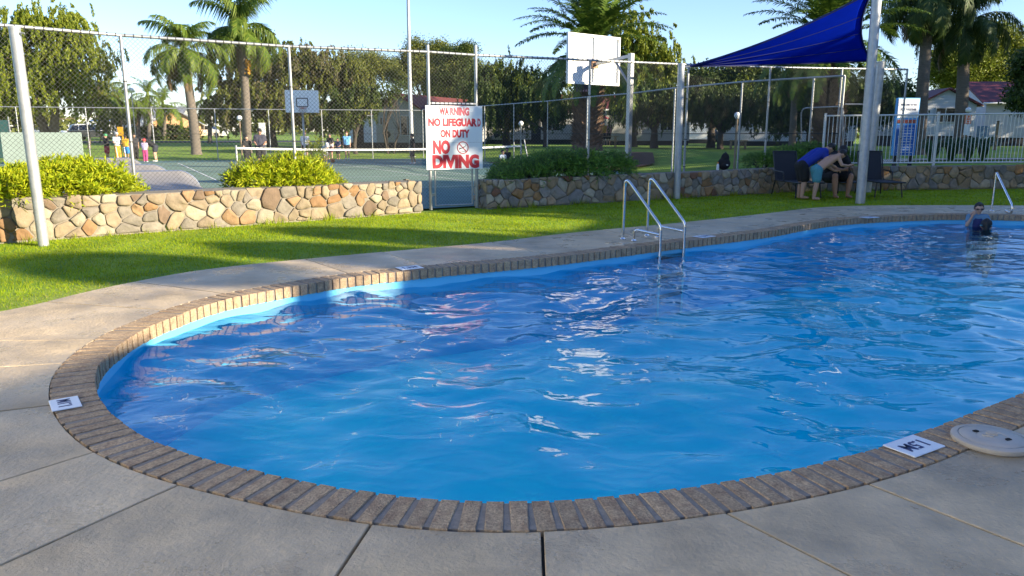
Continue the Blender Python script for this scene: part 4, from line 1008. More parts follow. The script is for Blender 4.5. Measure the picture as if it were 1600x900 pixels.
kp2 = D(1541, 347, 13.4)
person("black haired swimmer with a teal goggle strap, low in the water by the goggled kid", (kp2[0] + .02, 13.42, kp2[2] - .98 * 1.35), 1.35, 2.7, {}, SKINT(), cloth("black", (0.012, 0.012, 0.014)), cloth("black", (0.012, 0.012, 0.014)), HAIRB, None, vox=.012, hs=1.15, goggles=mat("teal_strap", (0.12, 0.42, 0.5), .5), longhair=True, collar=True)

# people on and around the court
BLK, WHT, SHO = cloth("black", (.012, .012, .014)), cloth("white", (.7, .7, .72)), mat("white_shoes", (.6, .6, .62), .7)
WALK = dict(sym=False, knL=(.055, -.06, .28), anL=(.055, -.03, .05), toL=(.06, -.11, .02), hipL=(.05, 0, .5), hipR=(-.05, 0, .5), knR=(-.055, .03, .28), anR=(-.055, .11, .06), toR=(-.06, .05, .02), shL=(.105, 0, .8), elL=(.13, .04, .65), wrL=(.13, .05, .5), hdL=(.128, .05, .44), shR=(-.105, 0, .8), elR=(-.13, -.04, .65), wrR=(-.12, -.13, .53), hdR=(-.115, -.17, .5))
HOLD = dict(elL=(.14, -.02, .65), wrL=(.10, -.14, .60), hdL=(.09, -.18, .6))
STO = dict(BEND); g1 = "children with scooters by the ramps at left"; g2 = "players on the court"
def gp_(px, py): return G(px, py, 0.0)
person("kid in a green helmet, black top and red trousers, holding a scooter", gp_(169, 250), 1.5, -.5, HOLD, None, BLK, cloth("red", (.4, .03, .06)), None, SHO, leg=.9, headgear=('helmet', mat("green_helmet", (.05, .3, .12), .4)), group=g1, hs=1.1)
person("kid in a pale cap with a light shirt and yellow orange trousers", gp_(186, 250.5), 1.58, .7, HOLD, None, cloth("pale_blue", (.5, .58, .62)), cloth("mustard", (.6, .33, .04)), HAIRF, SHO, leg=1.5, headgear=('cap', WHT), group=g1)
person("kid in a yellow shirt and bright blue shorts", gp_(199, 250.5), 1.45, PI, {}, SKINT(), cloth("yellow", (.7, .4, .03)), cloth("blue", (.03, .22, .6)), HAIRB, SHO, leg=.85, group=g1)
person("person in dark clothes half hidden behind the fence post, near the kid in yellow", gp_(213, 250), 1.5, .4, {}, SKINT(), cloth("charcoal", (.04, .04, .045)), BLK, HAIRB, None, leg=1.4, group=g1)
person("small child in a red helmet, pale flowery top and pink trousers", gp_(228, 253), 1.22, PI, HOLD, None, cloth("lilac", (.5, .42, .58)), cloth("pink", (.55, .06, .2)), None, SHO, leg=1.3, headgear=('helmet', mat("red_helmet", (.6, .05, .05), .35)), group=g1, hs=1.2)
person("woman in a black top and dark shorts bending over the small child", gp_(243, 252.5), 1.66, -PI / 2 + .1, BEND, None, BLK, cloth("dark_shorts", (.03, .035, .05)), HAIRB, SHO, leg=.55, group=g1, longhair=True)
person("boy in black with hands held low at the left end of the net", gp_(388, 262), 1.42, .9, HOLD, None, BLK, BLK, HAIRB, BLK, leg=.9, group=g2)
person("man in a dark cap and dark printed shirt at the left end of the net", gp_(409, 262), 1.72, .25, HOLD, SKINT(), cloth("dark_print", (.045, .045, .07)), BLK, HAIRB, SHO, leg=.9, headgear=('cap', BLK), group=g2, build=1.12)
person("boy with reddish hair in a white shirt and dark shorts, standing behind the net", gp_(478, 250), 1.62, .2, {}, None, WHT, BLK, HAIRR, SHO, leg=.75, group=g2)
person("boy in a pale grey shirt bending forward over the ball", gp_(509, 256), 1.5, .9, BEND, None, cloth("pale_grey", (.55, .56, .6)), cloth("grey_shorts", (.3, .3, .33)), HAIRB, SHO, leg=.85, group=g2)
person("dark haired kid in black between the bending boy and the kid in navy", gp_(517, 249), 1.52, -.3, {}, None, BLK, cloth("maroon", (.12, .02, .03)), HAIRB, None, leg=.8, group=g2)
person("shorter kid in a navy shirt crouching left of the woman in light blue", gp_(529, 249), 1.25, -.3, HOLD, SKINT(), cloth("navy", (.02, .035, .09)), BLK, HAIRB, None, leg=.8, group=g2)
person("woman in a light blue singlet and black shorts with white shoes", gp_(543, 248.5), 1.62, 0.0, {}, None, cloth("light_blue", (.16, .42, .7)), BLK, HAIRR, SHO, sleeve=0, leg=.45, group=g2)
person("person in a black shirt walking past behind the net, beside the tall light pole", gp_(645, 256), 1.5, -1.2, WALK, SKINT(), BLK, cloth("brown_shorts", (.07, .05, .045)), HAIRB, SHO, leg=.9, group=g2)
sk = dict(pelvis=(0, 0, .16), chest=(0, -.02, .33), neck=(0, -.02, .45), head=(0, -.03, .555), shL=(.105, -.02, .43), elL=(.14, -.06, .29), wrL=(.09, -.16, .22), hdL=(.07, -.19, .22), hipL=(.055, 0, .14), knL=(.09, -.2, .24), anL=(.08, -.26, .04), toL=(.085, -.33, .02))
person("small child in a white and blue top sitting by the right net post", gp_(785, 262), 1.22, .6, sk, None, cloth("white_blue", (.45, .55, .7)), WHT, HAIRB, None, group=g2, hs=1.15)
person("dark haired child in black sitting close behind the child in white", gp_(792, 259), 1.35, .3, sk, SKINT(), BLK, BLK, HAIRB, None, group=g2, hs=1.1, longhair=True)
bl = gp_(520, 254.5); bt = thing("basketball", "orange brown ball on the court by the bending boy", "ball", bl); mm = MB(); mm.sphere((0, 0, .12), .12, n=20, m=14); mm.build("skin", M_BALL, bt, False, True)
mm = MB()
for ax in range(3):
    pts = [[math.cos(a) * .1205, math.sin(a) * .1205, 0] for a in np.linspace(0, 2 * PI, 25)]
    pts = [(p[0], p[1], .12) if ax == 0 else ((p[0], 0, .12 + p[1]) if ax == 1 else (0, p[0], .12 + p[1])) for p in pts]; mm.tube(pts, .003, 5, False)
mm.build("seams", M_BLKMET, bt, False)
# picnic party far behind the date palm
pt_ = D(944, 223, 52); z_ = float(zt(pt_[0], pt_[1]))
for k, (px, c_, nm) in enumerate(((931, WHT, "person in white sitting at the far picnic table, at left"), (941, cloth("ochre", (.5, .3, .05)), "person in ochre at the middle of the far picnic table"), (950, cloth("rose", (.5, .25, .25)), "person in rose at the right of the far picnic table"))):
    x = (px - 800) / F_PX * 52; person(nm, (x, 52.2 + .3 * k, z_ + .1), 1.6, .4 - .4 * k, {}, None, c_, BLK, HAIRF if k != 1 else HAIRB, None, leg=.8, vox=.03, group="people at the far picnic table")
tb = thing("picnic_table", "timber picnic table in the sun, seen past the date palm trunk", "picnic table", (pt_[0], 51.2, z_))
for y in (-.25, -.08, .09, .26):
    mm = MB(); mm.box((0, y, .74), (1.7, .15, .04)); mm.build("plank", M_TIMBER, tb, False)
for y in (-.65, .65):
    mm = MB(); mm.box((0, y, .44), (1.7, .25, .04)); mm.build("bench_seat", M_TIMBER, tb, False)
for x in (-.65, .65):
    mm = MB(); mm.box((x, 0, .42), (.08, 1.4, .06)); mm.box((x, -.3, .37), (.06, .06, .74)); mm.box((x, .3, .37), (.06, .06, .74)); mm.build("leg_frame", M_TIMBER, tb, False)

# scooters
def scooter(label, loc, rz, m_):
    t_ = thing("scooter", label, "scooter", loc, rz, "scooters by the ramps")
    for x in (-.33, .33):
        mm = MB(); mm.tube([(x, -.012, .055), (x, .012, .055)], .055, 14); mm.build("wheel", M_RUBBER, t_, False)
    mm = MB(); mm.box((-.02, 0, .09), (.55, .11, .025)); mm.build("deck", m_, t_, False)
    mm = MB(); mm.tube([(.33, 0, .06), (.26, 0, .82)], .017, 8); mm.build("stem", m_, t_, False)
    mm = MB(); mm.tube([(.26, -.24, .83), (.26, .24, .83)], .016, 8); mm.build("handlebar", M_BLKMET, t_, False)
scooter("white scooter held by the kid in the green helmet", gp_(175, 253), .4, M_WHITE); scooter("silver scooter in front of the kid in the pale cap", gp_(190, 254), -.3, M_GALV)

# ------------------------------------------------------------------ skate ramps
def ramp(label, P0, wid, ln, h, rz, ends=True, curved_end=True):
    t_ = thing("skate_ramp", label, "ramp", P0, rz, "curved ramps on the court at left"); n_ = 14; m_ = 18; V = []; Fs = []
    for i in range(m_ + 1):
        u = i / m_; x = u * wid; fall = 1.0 if u < .72 else math.cos((u - .72) / .28 * PI / 2) ** .6 * .75 + .25 * (1 - (u - .72) / .28)
        for j in range(n_ + 1):
            s_ = j / n_; y = -ln * (1 - s_); z = h * fall * (1 - math.sqrt(max(0, 1 - (s_ * .96) ** 2.0))) / (1 - math.sqrt(1 - .96 ** 2)) ; V.append((x, y, z + .012))
    for i in range(m_):
        for j in range(n_): Fs.append((i * (n_ + 1) + j, (i + 1) * (n_ + 1) + j, (i + 1) * (n_ + 1) + j + 1, i * (n_ + 1) + j + 1))
    mm = MB(); mm.add(V, Fs); mm.build("riding_surface", M_RAMP, t_, False, True)
    top = [V[i * (n_ + 1) + n_] for i in range(m_ + 1)]; mm = MB(); V2 = [];
    for p in top: V2 += [p, (p[0], p[1] + .3, p[2] + .01), (p[0], p[1] + .32, 0)]
    F2 = []
    for i in range(m_): 
        for k in range(2): F2.append((i * 3 + k, i * 3 + 3 + k, i * 3 + 4 + k, i * 3 + 1 + k))
    mm.add(V2, F2); mm.build("platform", M_RAMPB, t_, False, True)
    side = [V[j] for j in range(n_ + 1)]; mm = MB(); vs = [(p[0] - .004, p[1], p[2]) for p in side] + [(p[0] - .3 * (1 if j < n_ else 1) * .3, p[1], 0) for j, p in enumerate(side)]
    mm.add(vs, [(j, j + 1, n_ + 2 + j, n_ + 1 + j) for j in range(n_)] ); mm.build("side_panel", M_RAMPE, t_, False)
    mm = MB(); mm.tube(top, .025, 8); mm.build("coping_pipe", M_RAMPB, t_, False)
r0 = G(242, 302, 0.0); ramp("nearest grey curved ramp with a dark side, left on the court", (-10.75, 21.7, 0), 1.7, 3.0, .43, .45)
ramp("lower grey curved ramp behind the nearest one", (-13.9, 26.4, 0), 1.9, 2.7, .42, .45)
ramp("small tan ramp far left beneath the kids with scooters", (-19.9, 36.5, 0), 2.0, 2.2, .35, .45)

# ------------------------------------------------------------------ practice board, hoops, nets, lamps, signs
pb_ = G(70, 256.0); t_ = thing("practice_wall", "plain pale green tennis practice board behind the left bushes", "practice board", (pb_[0], pb_[1], 0), .12)
wd_ = 3.85
for k in range(2):
    mm = MB(); mm.box(((k - .5) * wd_ / 2, 0, .80), (wd_ / 2 - .006, .05, 1.56)); mm.build("panel", M_PALEGRN, t_, False)
for x in (-1.7, 0, 1.7):
    mm = MB(); mm.box((x, .09, .75), (.1, .1, 1.5)); mm.build("post", M_TIMBER, t_, False)

def hoop(label, board_c, facing, H_b, post_xy, ztop):
    """facing: unit xy vector the front of the board looks along"""
    f = np.array(facing); sd = np.array([-f[1], f[0]]); t_ = thing("basketball_hoop", label, "basketball hoop", (post_xy[0], post_xy[1], 0), group="basketball hoops of the court")
    bw, bh = 1.80, 1.2; c = np.array([board_c[0], board_c[1], H_b]); ang = math.atan2(sd[1], sd[0])
    mm = MB(); mm.box(c, (bw, .025, bh), ang); mm.build("backboard", M_WHITE, t_)
    mm = MB(); back = np.array([*(-f * .035), 0])
    for dz in (-bh / 2 + .03, bh / 2 - .03): mm.box(c + back + np.array([0, 0, dz]), (bw, .05, .06), ang)
    for dx in (-bw / 2 + .03, 0, bw / 2 - .03): mm.box(c + back * 1.02 + np.array([*(sd * dx), 0]), (.055, .05, bh - .124), ang)
    mm.build("back_frame", M_WHITE, t_)
    for sgn_ in (1,):
        mm = MB(); fr_ = np.array([*(f * .018), 0]); z0 = -.28
        for dz, hw in ((z0, .3), (z0 + .45, .3)): mm.box(c + fr_ + np.array([0, 0, dz]), (.62, .006, .05), ang)
        for dx in (-.3, .3): mm.box(c + fr_ + np.array([*(sd * dx), z0 + .225]), (.05, .006, .40), ang)
        mm.build("target_square", M_BLACKP, t_)
    rc = c + np.array([*(f * .40), -.36]); mm = MB(); mm.tube([rc + np.array([math.cos(a) * .225, math.sin(a) * .225, 0]) for a in np.linspace(0, 2 * PI, 29)], .012, 6, False)
    mm.box(c + np.array([*(f * .1), -.37]), (.12, .2, .04), ang); mm.build("rim", mat("hoop_orange" + str(len(MATS)), (.5, .10, .05), .5), t_)
    mm = MB()
    for k in range(12):
        a = 2 * PI * k / 12
        for s_ in (1, -1):
            pts = [rc + np.array([math.cos(a + s_ * .26 * j) * r_, math.sin(a + s_ * .26 * j) * r_, -.13 * j]) for j, r_ in enumerate((.22, .18, .15, .14))]; mm.tube(pts, .004, 3, False)
    mm.build("net", mat("hoop_net" + str(len(MATS)), (.05, .04, .12), .7), t_)
    p = np.array([post_xy[0], post_xy[1]]); mm = MB(); mm.box((p[0], p[1], ztop / 2), (.11, .11, ztop), ang); mm.build("post", M_GALV, t_)
    a, b = np.array([*p, ztop - .06]), c + back * 1.6 + np.array([0, 0, -.1]); d = b - a; Ld = np.linalg.norm(d)
    mm = MB(); mm.tube([a, b], .052, 4); mm.build("arm", M_GALV, t_)
    mm = MB(); mm.tube([np.array([*p, ztop - .75]), a + d * .45], .03, 6); mm.build("brace", M_GALV, t_)
    mm = MB(); mm.box(c + back * 1.9 + np.array([0, 0, -.1]), (.2, .05, .2), ang); mm.build("mount_plate", mat("rusty_plate" + str(len(MATS)), (.45, .25, .14), .7), t_)
    return t_
fv = np.array([-.62, .785]); fv /= np.linalg.norm(fv)
bc = D(927, 94, 19.7); hoop("basketball hoop nearest the pool, seen from behind, its white board in the sun", bc[:2], fv, bc[2], (D(986, 90, 18.75)[0], 18.75), D(986, 83.5, 18.75)[2])
bc = D(472, 158.5, 43.0); hoop("far basketball hoop with a black square on its white board", bc[:2], (.3, -.954), bc[2], (bc[0] - .3, bc[1] + 1.1), bc[2] - .15)

# tennis net
na, nb = G(377, 259), G(814, 256.5); na = np.array([-10.6, 29.5]); nb = np.array([.42, 34.9])
t_ = thing("tennis_net", "tennis net across the court with a white top band", "tennis net", (*((na + nb) / 2), 0))
def nz(s_): return 1.0 - .11 * 4 * s_ * (1 - s_) 
pts = [(*(na * (1 - s_) + nb * s_), nz(s_)) for s_ in np.linspace(0, 1, 17)]
mm = MB()
for i in range(16):
    a, b = pts[i], pts[i + 1]
    nn_ = np.array([.44, -.9]) * .012
    mm.add([(a[0] + nn_[0] * s_, a[1] + nn_[1] * s_, a[2] + z) for s_ in (1, -1) for z in (-.075, 0)] + [(b[0] + nn_[0] * s_, b[1] + nn_[1] * s_, b[2] + z) for s_ in (1, -1) for z in (-.075, 0)],
           [(0, 4, 5, 1), (2, 3, 7, 6), (1, 5, 7, 3), (0, 2, 6, 4)])
mm.build("top_band", M_WHITE, t_)
chain_mesh([(*na, .03), (*nb, .03), (*nb, .93), (*na, .93)], .06, .0014, "net_mesh", t_, M_NET)
for p in (na, nb):
    mm = MB(); mm.tube([(*p, 0), (*p, 1.07)], .04, 10); mm.build("post", M_GALV, t_)
mm = MB(); mm.tube([G(820, 240, .0) * 0 + np.array([nb[0] + .35, nb[1] - 1.2, 0]), (nb[0] + .12, nb[1] - .9, 1.25)], .03, 8); mm.build("spare_post", M_GALV, t_)

def lamp(label, px, py, Y, r=.16, mp=M_TIMBER, base=None):
    c = D(px, py, Y); zb = float(zt(c[0], Y)) if base is None else base; t_ = thing("ball_lamp", label, "lamp post", (c[0], Y, zb), group="ball lamps on posts around the grounds")
    mm = MB(); mm.tube([(c[0], Y, zb - .1), (c[0], Y, c[2] - r)], .045, 8); mm.build("post", mp, t_)
    mm = MB(); mm.sphere(c, r, n=16, m=12); mm.build("globe", M_LAMPG, t_, True, True); mm = MB(); mm.lathe((c[0], Y, c[2] - r - .03), [(.05, 0), (.08, .03), (.07, .06)], 12); mm.build("collar", M_GALV, t_)
lamp("ball lamp on a post in front of the second palm", 374, 184.5, 47); lamp("ball lamp high above the far left ramps", 205, 141, 60, .2, M_GALV)
lamp("ball lamp between the warning sign and the date palm", 814, 193, 45.0, .15, M_GALV); lamp("ball lamp on a rusty post in front of the shaded lawn bench", 1152, 180, 29, .115); 
# tall light pole
c = D(644, 246, 50.2); t_ = thing("light_pole", "very tall slim floodlight pole rising out of the picture behind the gate", "light pole", (c[0], 50.2, 0.05)); tp = D(636.5, -60, 50.2)
mm = MB(); mm.tube([(c[0], 50.2, 0), (c[0] - .03, 50.2, 4.5), (tp[0], 50.2, tp[2])], [.16, .13, .085], 12); autosmooth(mm.build("shaft", M_POLE, t_), 60)
mm = MB(); mm.lathe((c[0], 50.2, .04), [(.26, 0), (.26, .03), (.17, .05)], 12); mm.build("base_flange", M_GALV, t_)

# info totem
c = D(1410, 245, 24.6); t_ = thing("info_sign", "blue and white park information board behind the pool fence", "sign", (c[0], 24.6, .55)); s0, s1 = D(1410, 153, 24.6)[2], D(1410, 243, 24.6)[2]; hh = s0 - s1; wd = .74; an = .1
def isg(z, w_, h_, d_, m_, nm): mm = MB(); mm.box((0, -d_, s1 - .55 + z), (w_, .02, h_), an); return mm.build(nm, m_, t_, False)
mm = MB(); mm.box((0, 0, s1 - .55 + hh / 2), (wd, .12, hh), an); mm.build("cabinet", M_BLUESIGNL, t_, False)
isg(hh * .82, wd - .05, hh * .33, .062, M_SIGNW, "white_panel"); isg(hh * .595, wd - .1, .11, .064, M_ORSIGN, "orange_band"); isg(hh * .27, wd - .05, hh * .53, .062, M_BLUESIGN, "blue_panel")
fm = lambda z: frame((math.sin(an) * .075, -.0765, s1 - .55 + z), (math.cos(an), math.sin(an), 0), (0, 0, 1))
text("WELCOME TO THE", .085, M_NAVYP, t_, fm(hh * .88), .72, .001); text("PLAY TOGETHER", .095, M_NAVYP, t_, fm(hh * .80), .72, .001)
mm = MB()
for k in range(11): mm.box((0, -.074, s1 - .55 + hh * .48 - k * .085), (wd - .22 - .05 * (k % 3), .004, .012), an)
o = mm.build("fine_print", M_SIGNW, t_, False)
for x in (-.25, .25):
    mm = MB(); mm.box((x, 0, (s1 - .55) / 2 - .1), (.1, .08, s1 - .55 + .2), an); mm.build("leg", M_SKIRT, t_, False)
# lamp with orange and white notice
c = D(1513, 172, 31); zb = float(zt(c[0], 31)); t_ = thing("ball_lamp", "ball lamp with an orange and white notice on its post", "lamp post", (c[0], 31, zb), group="ball lamps on posts around the grounds")
mm = MB(); mm.tube([(c[0], 31, zb - .1), (c[0], 31, c[2] - .1)], .04, 8); mm.build("post", M_TIMBER, t_); mm = MB(); mm.sphere(c, .11, n=14, m=10); mm.build("globe", M_LAMPG, t_, True, True)
mm = MB(); z1, z2, z3 = D(1513, 178, 31)[2], D(1513, 194, 31)[2], D(1513, 211, 31)[2]; mm.box((c[0], 30.94, (z1 + z2) / 2), (.24, .02, z1 - z2 - .004)); mm.build("orange_notice", mat("notice_orange", (.75, .2, .09), .5), t_)
mm = MB(); mm.box((c[0], 30.94, (z3 + z2) / 2), (.24, .02, z2 - z3 - .004)); mm.build("white_notice", M_WHITE, t_)
mm = MB()
for k in range(2): mm.tube([(c[0] + math.cos(a) * .06, 30.926, (z1 + z2) / 2 + .09 - .19 * k + math.sin(a) * .06) for a in np.linspace(0, 2 * PI, 17)], .009, 5, False)
mm.build("notice_print", M_WHITE, t_)
# yellow sign, white board
c = D(188, 205, 50); zb = float(zt(c[0], 50)); t_ = thing("yellow_sign", "small yellow sign on a stake behind the scooter kids", "sign", (c[0], 50, zb)); mm = MB(); mm.box((c[0], 50, c[2]), (.36, .03, .55)); mm.build("panel", M_YELSIGN, t_); mm = MB(); mm.box((c[0] + .1, 50.04, (zb + c[2]) / 2 - .2), (.09, .04, c[2] - zb)); mm.build("stake", M_YELSIGN, t_)
c = D(410, 209, 54); zb = float(zt(c[0], 54)); t_ = thing("notice_board", "tall narrow white notice board behind the man in the cap", "sign", (c[0], 54, zb)); mm = MB(); mm.bbox((c[0], 54, c[2]), (.46, .06, 1.5), 0, .01); mm.build("panel", M_WHITE, t_)
for x in (-.18, .18):
    mm = MB(); mm.box((c[0] + x, 54.0, zb + (c[2] - .75 - zb) / 2), (.05, .05, max(.05, c[2] - .75 - zb))); mm.build("leg", M_GALV, t_)
# green shade cloth screen far left
c = D(2, 215, 45); t_ = thing("shade_cloth_screen", "dark teal shade cloth screen at the far left edge", "screen", (c[0], 45, 0)); mm = MB(); mm.box((c[0] - .7, 45.2, 1.2), (2.2, .03, 2.2)); mm.build("cloth", mat("teal_shade_cloth", (.03, .10, .10), .8), t_); 
for x in (-1.75, .42):
    mm = MB(); mm.tube([(c[0] + x, 45.2, 0), (c[0] + x, 45.2, 2.5)], .04, 8); mm.build("post", M_GALV, t_)
# backpack and bottle
c = D(1131, 262, 19.2); t_ = thing("backpack", "black backpack standing on the right stone wall", "backpack", (c[0], 19.2, .6)); mm = MB()
mm.sphere((0, 0, .16), .17, .95, .6, .95, 16, 12); mm.sphere((0.02, .0, .30), .12, .9, .6, 1.1, 14, 10); o = mm.build("bag", BLK, t_, False); remesh(o, .015)
mm = MB(); mm.tube([(0, .02, .40), (.03, .02, .45), (.06, .02, .40)], .012, 6); mm.build("handle", M_BLKMET, t_, False); mm = MB(); mm.box((.04, -.112, .13), (.06, .006, .02)); mm.build("badge", M_WHITE, t_, False); mm = MB(); mm.sphere((0, -.07, .12), .1, 1, .5, .8, 12, 8); mm.build("front_pocket", BLK, t_, False, True)
c = D(1121.5, 262, 19.15); t_ = thing("drink_bottle", "white drink bottle with an orange cap beside the backpack", "bottle", (c[0], 19.15, .6)); mm = MB(); mm.lathe((0, 0, 0), [(.03, 0), (.032, .01), (.032, .12), (.02, .15), (.018, .16)], 14); autosmooth(mm.build("bottle_body", M_WHITE, t_, False)); mm = MB(); mm.lathe((0, 0, .16), [(.02, 0), (.02, .035), (.01, .04)], 12); mm.build("bottle_cap", mat("bottle_cap_orange", (.6, .2, .03), .5), t_, False)
# bench and easel-like chair on the shaded lawn
c = D(1154, 213, 45); zb = float(zt(c[0], 45)); t_ = thing("lawn_bench", "plain timber bench on the far shaded lawn, left of the rusty lamp post", "bench", (c[0], 45, zb)); 
for y in (-.12, .06):
    mm = MB(); mm.box((0, y, .5), (1.0, .15, .05)); mm.build("plank", M_TIMBER, t_, False)
for x in (-.42, .42):
    mm = MB(); mm.box((x, 0, .24), (.07, .25, .48)); mm.build("leg", M_TIMBER, t_, False)

# ------------------------------------------------------------------ foliage
def unit(V): return V / (np.linalg.norm(V, axis=-1, keepdims=True) + 1e-9)
def leaf_quads(C, Dr, L_, W_, rng):
    n_ = len(C); side = unit(np.cross(Dr, rng.normal(size=(n_, 3)))); L_ = np.asarray(L_).reshape(-1, 1) * np.ones((n_, 1)); W_ = np.asarray(W_).reshape(-1, 1) * np.ones((n_, 1))
    V = np.stack([C - Dr * L_ / 2, C + side * W_ / 2 - Dr * L_ * .08, C + Dr * L_ / 2, C - side * W_ / 2 - Dr * L_ * .08], 1).reshape(-1, 3)
    return V, np.arange(n_ * 4).reshape(-1, 4)
def crown_points(ells, nclump, rng, shell=.45):
    w_ = np.array([e[1][0] * e[1][1] + e[1][0] * e[1][2] for e in ells]); w_ = w_ / w_.sum(); out_ = []; nrm_ = []
    for e, f in zip(ells, w_):
        k = max(3, int(nclump * f)); d = unit(rng.normal(size=(k, 3))); d[:, 2] = np.where(d[:, 2] < -.5, -d[:, 2] * .5, d[:, 2]); d = unit(d)
        r = rng.random(k) ** shell; out_.append(np.array(e[0]) + d * np.array(e[1]) * r[:, None]); nrm_.append(d)
    return np.vstack(out_), np.vstack(nrm_)
def tree(name, label, px, Y, ells, nclump, nleaf, L_, W_, m_, weep=0.0, rc=.45, trunk=None, seed=1, group=None, base=None, bark=None, stems=1, lean=(0, 0), trunk_r=.22, split=.35, strand=1.6, extra=None):
    """ells: (px, py, rx_px, ry_px, depth offset) at distance Y"""
    rng = np.random.default_rng(seed); sc_ = Y / F_PX
    E_ = []
    for ex, ey, rx, ry, dy in ells:
        c = D(ex, ey, Y + dy); k = (Y + dy) / F_PX; E_.append((c, (rx * k, max(rx, ry) * k * .8, ry * k)))
    P_, N_ = crown_points(E_, nclump, rng)
    bx = (px - 800) / F_PX * Y; bz = float(zt(bx, Y)) if base is None else base
    t_ = thing(name, label, "tree", (bx, Y, bz), group=group)
    n_ = nclump and len(P_)
    per = max(4, nleaf // n_); idx_ = np.repeat(np.arange(n_), per); Cn = P_[idx_]
    if weep > 0:
        sl_ = rng.random(n_) * strand + .3; s_ = rng.random(len(Cn)); nst = 5; k = rng.integers(0, nst, len(Cn)); offs = rng.normal(size=(n_, nst, 3)) * rc * np.array([1, 1, .6])
        o_ = offs[idx_, k]; out_ = unit(o_ * np.array([1, 1, 0]) + 1e-6); drop = s_ * sl_[idx_] * weep
        C = Cn + o_ + out_ * (.25 * np.sin(s_ * 1.5))[:, None] * rc + np.c_[np.zeros((len(Cn), 2)), -drop] + rng.normal(size=(len(Cn), 3)) * .05
        Dr = unit(np.c_[rng.normal(size=(len(Cn), 2)) * .45, -np.ones(len(Cn))])
    else:
        C = Cn + rng.normal(size=(len(Cn), 3)) * rc * np.array([.6, .6, .45]); Dr = unit(rng.normal(size=(len(Cn), 3)) + np.array([0, 0, .25]))
    V, Fq = leaf_quads(C, Dr, L_ * rng.uniform(.7, 1.3, len(C)), W_ * rng.uniform(.7, 1.3, len(C)), rng)
    cr = link("crown", mesh_np("crown", V, Fq, m_), t_, True)
    if extra:
        m2, frac = extra; k = rng.random(n_) < frac; sel = k[idx_]; V2, F2 = leaf_quads(C[sel] + rng.normal(size=(sel.sum(), 3)) * .12, Dr[sel], L_, W_, rng); link("crown_tips", mesh_np("crown_tips", V2, F2, m2), t_, True)
    # trunk and limbs
    mm = MB(); r_ = random.Random(seed); ctr = P_.mean(0); fork = None
    for s_ in range(stems):
        a = 2 * PI * s_ / max(1, stems); b0 = np.array([bx + (.25 * math.cos(a) if stems > 1 else 0), Y + (.25 * math.sin(a) if stems > 1 else 0), bz - .15]); lowz = min(p[2] for p in P_)
        hz = bz + split * (ctr[2] - bz) ; fk = np.array([bx + lean[0] + (math.cos(a) * .7 if stems > 1 else 0), Y + lean[1] + (math.sin(a) * .7 if stems > 1 else 0), hz]); tr_ = trunk_r * (1 if stems == 1 else .7)
        mid = (b0 + fk) / 2 + np.array([r_.uniform(-.15, .15), 0, 0]); mm.tube([b0, b0 * .8 + mid * .2, mid, fk], [tr_ * 1.35, tr_ * 1.05, tr_ * .9, tr_ * .72], 10)
        lim = r_.sample(range(n_), min(n_, 9 if stems == 1 else 5))
        for i in lim:
            e = P_[i]; m1 = fk * .55 + e * .45 + np.array([r_.uniform(-.3, .3), r_.uniform(-.3, .3), r_.uniform(-.1, .5)]); mm.tube([fk - np.array([0, 0, .1]), (fk * .8 + m1 * .2), m1, e], [tr_ * .55, tr_ * .42, tr_ * .27, tr_ * .07], 6)
            for _ in range(2):
                j = r_.randrange(n_); e2 = P_[j]
                if np.linalg.norm(e2 - m1) < np.linalg.norm(e - fk) * .9: mm.tube([m1, (m1 + e2) / 2 + np.array([0, 0, .15]), e2], [tr_ * .25, tr_ * .16, tr_ * .05], 5)
    autosmooth(mm.build("trunk", bark or M_BARK, t_), 50)
    return t_
gT = "trees around the grounds"
tree("peppermint_tree", "big weeping peppermint tree at the far left, lit golden green", 92, 58, [(30, 85, 62, 80, 0), (95, 64, 58, 56, 1), (120, 75, 30, 40, 0), (60, 140, 75, 55, -1), (125, 120, 28, 60, 1), (-40, 110, 50, 90, 2)], 380, 150000, .19, .075, L_PEPPER, .5, .7, seed=1, trunk_r=.55, split=.45, strand=2.3, stems=2)
tree("slender_tree", "thin airy tree just right of the big peppermint tree", 150, 64, [(158, 110, 14, 34, 0), (165, 90, 10, 22, 0), (150, 150, 22, 22, 0)], 60, 3000, .30, .08, L_OLIVE, .9, .4, seed=2, trunk_r=.12, strand=1.1)
tree("peppermint_tree", "large weeping tree with a dark underside behind the far basketball hoop", 432, 70, [(370, 130, 40, 52, 0), (430, 108, 62, 46, 0), (500, 115, 52, 42, 1), (420, 160, 90, 36, -1), (545, 130, 38, 42, 2), (360, 180, 26, 36, 0), (470, 178, 60, 25, 0)], 420, 150000, .21, .09, L_OLIVE, .42, .8, seed=3, trunk_r=.5, split=.4, strand=2.2, bark=M_BARKD, extra=(L_PINK, .2))
tree("gum_tree", "airy gum tree with bare dark branches, left of the red roofed cottage", 545, 76, [(560, 110, 40, 30, 0), (600, 120, 36, 26, 0), (540, 140, 42, 28, 0), (585, 100, 26, 12, 1)], 100, 28000, .2, .08, L_OLIVE, 0, .75, seed=4, trunk_r=.3, split=.5, bark=M_BARKD, stems=2)
tree("gum_tree", "tall olive tree topping the skyline behind the tall light pole", 668, 84, [(655, 90, 24, 26, 0), (690, 95, 22, 30, 0), (665, 120, 46, 34, 0), (630, 115, 24, 18, 0), (690, 140, 30, 26, 0)], 140, 48000, .2, .09, L_OLIVE, 0, .8, seed=5, trunk_r=.35, split=.45, extra=(L_PINK, .2))
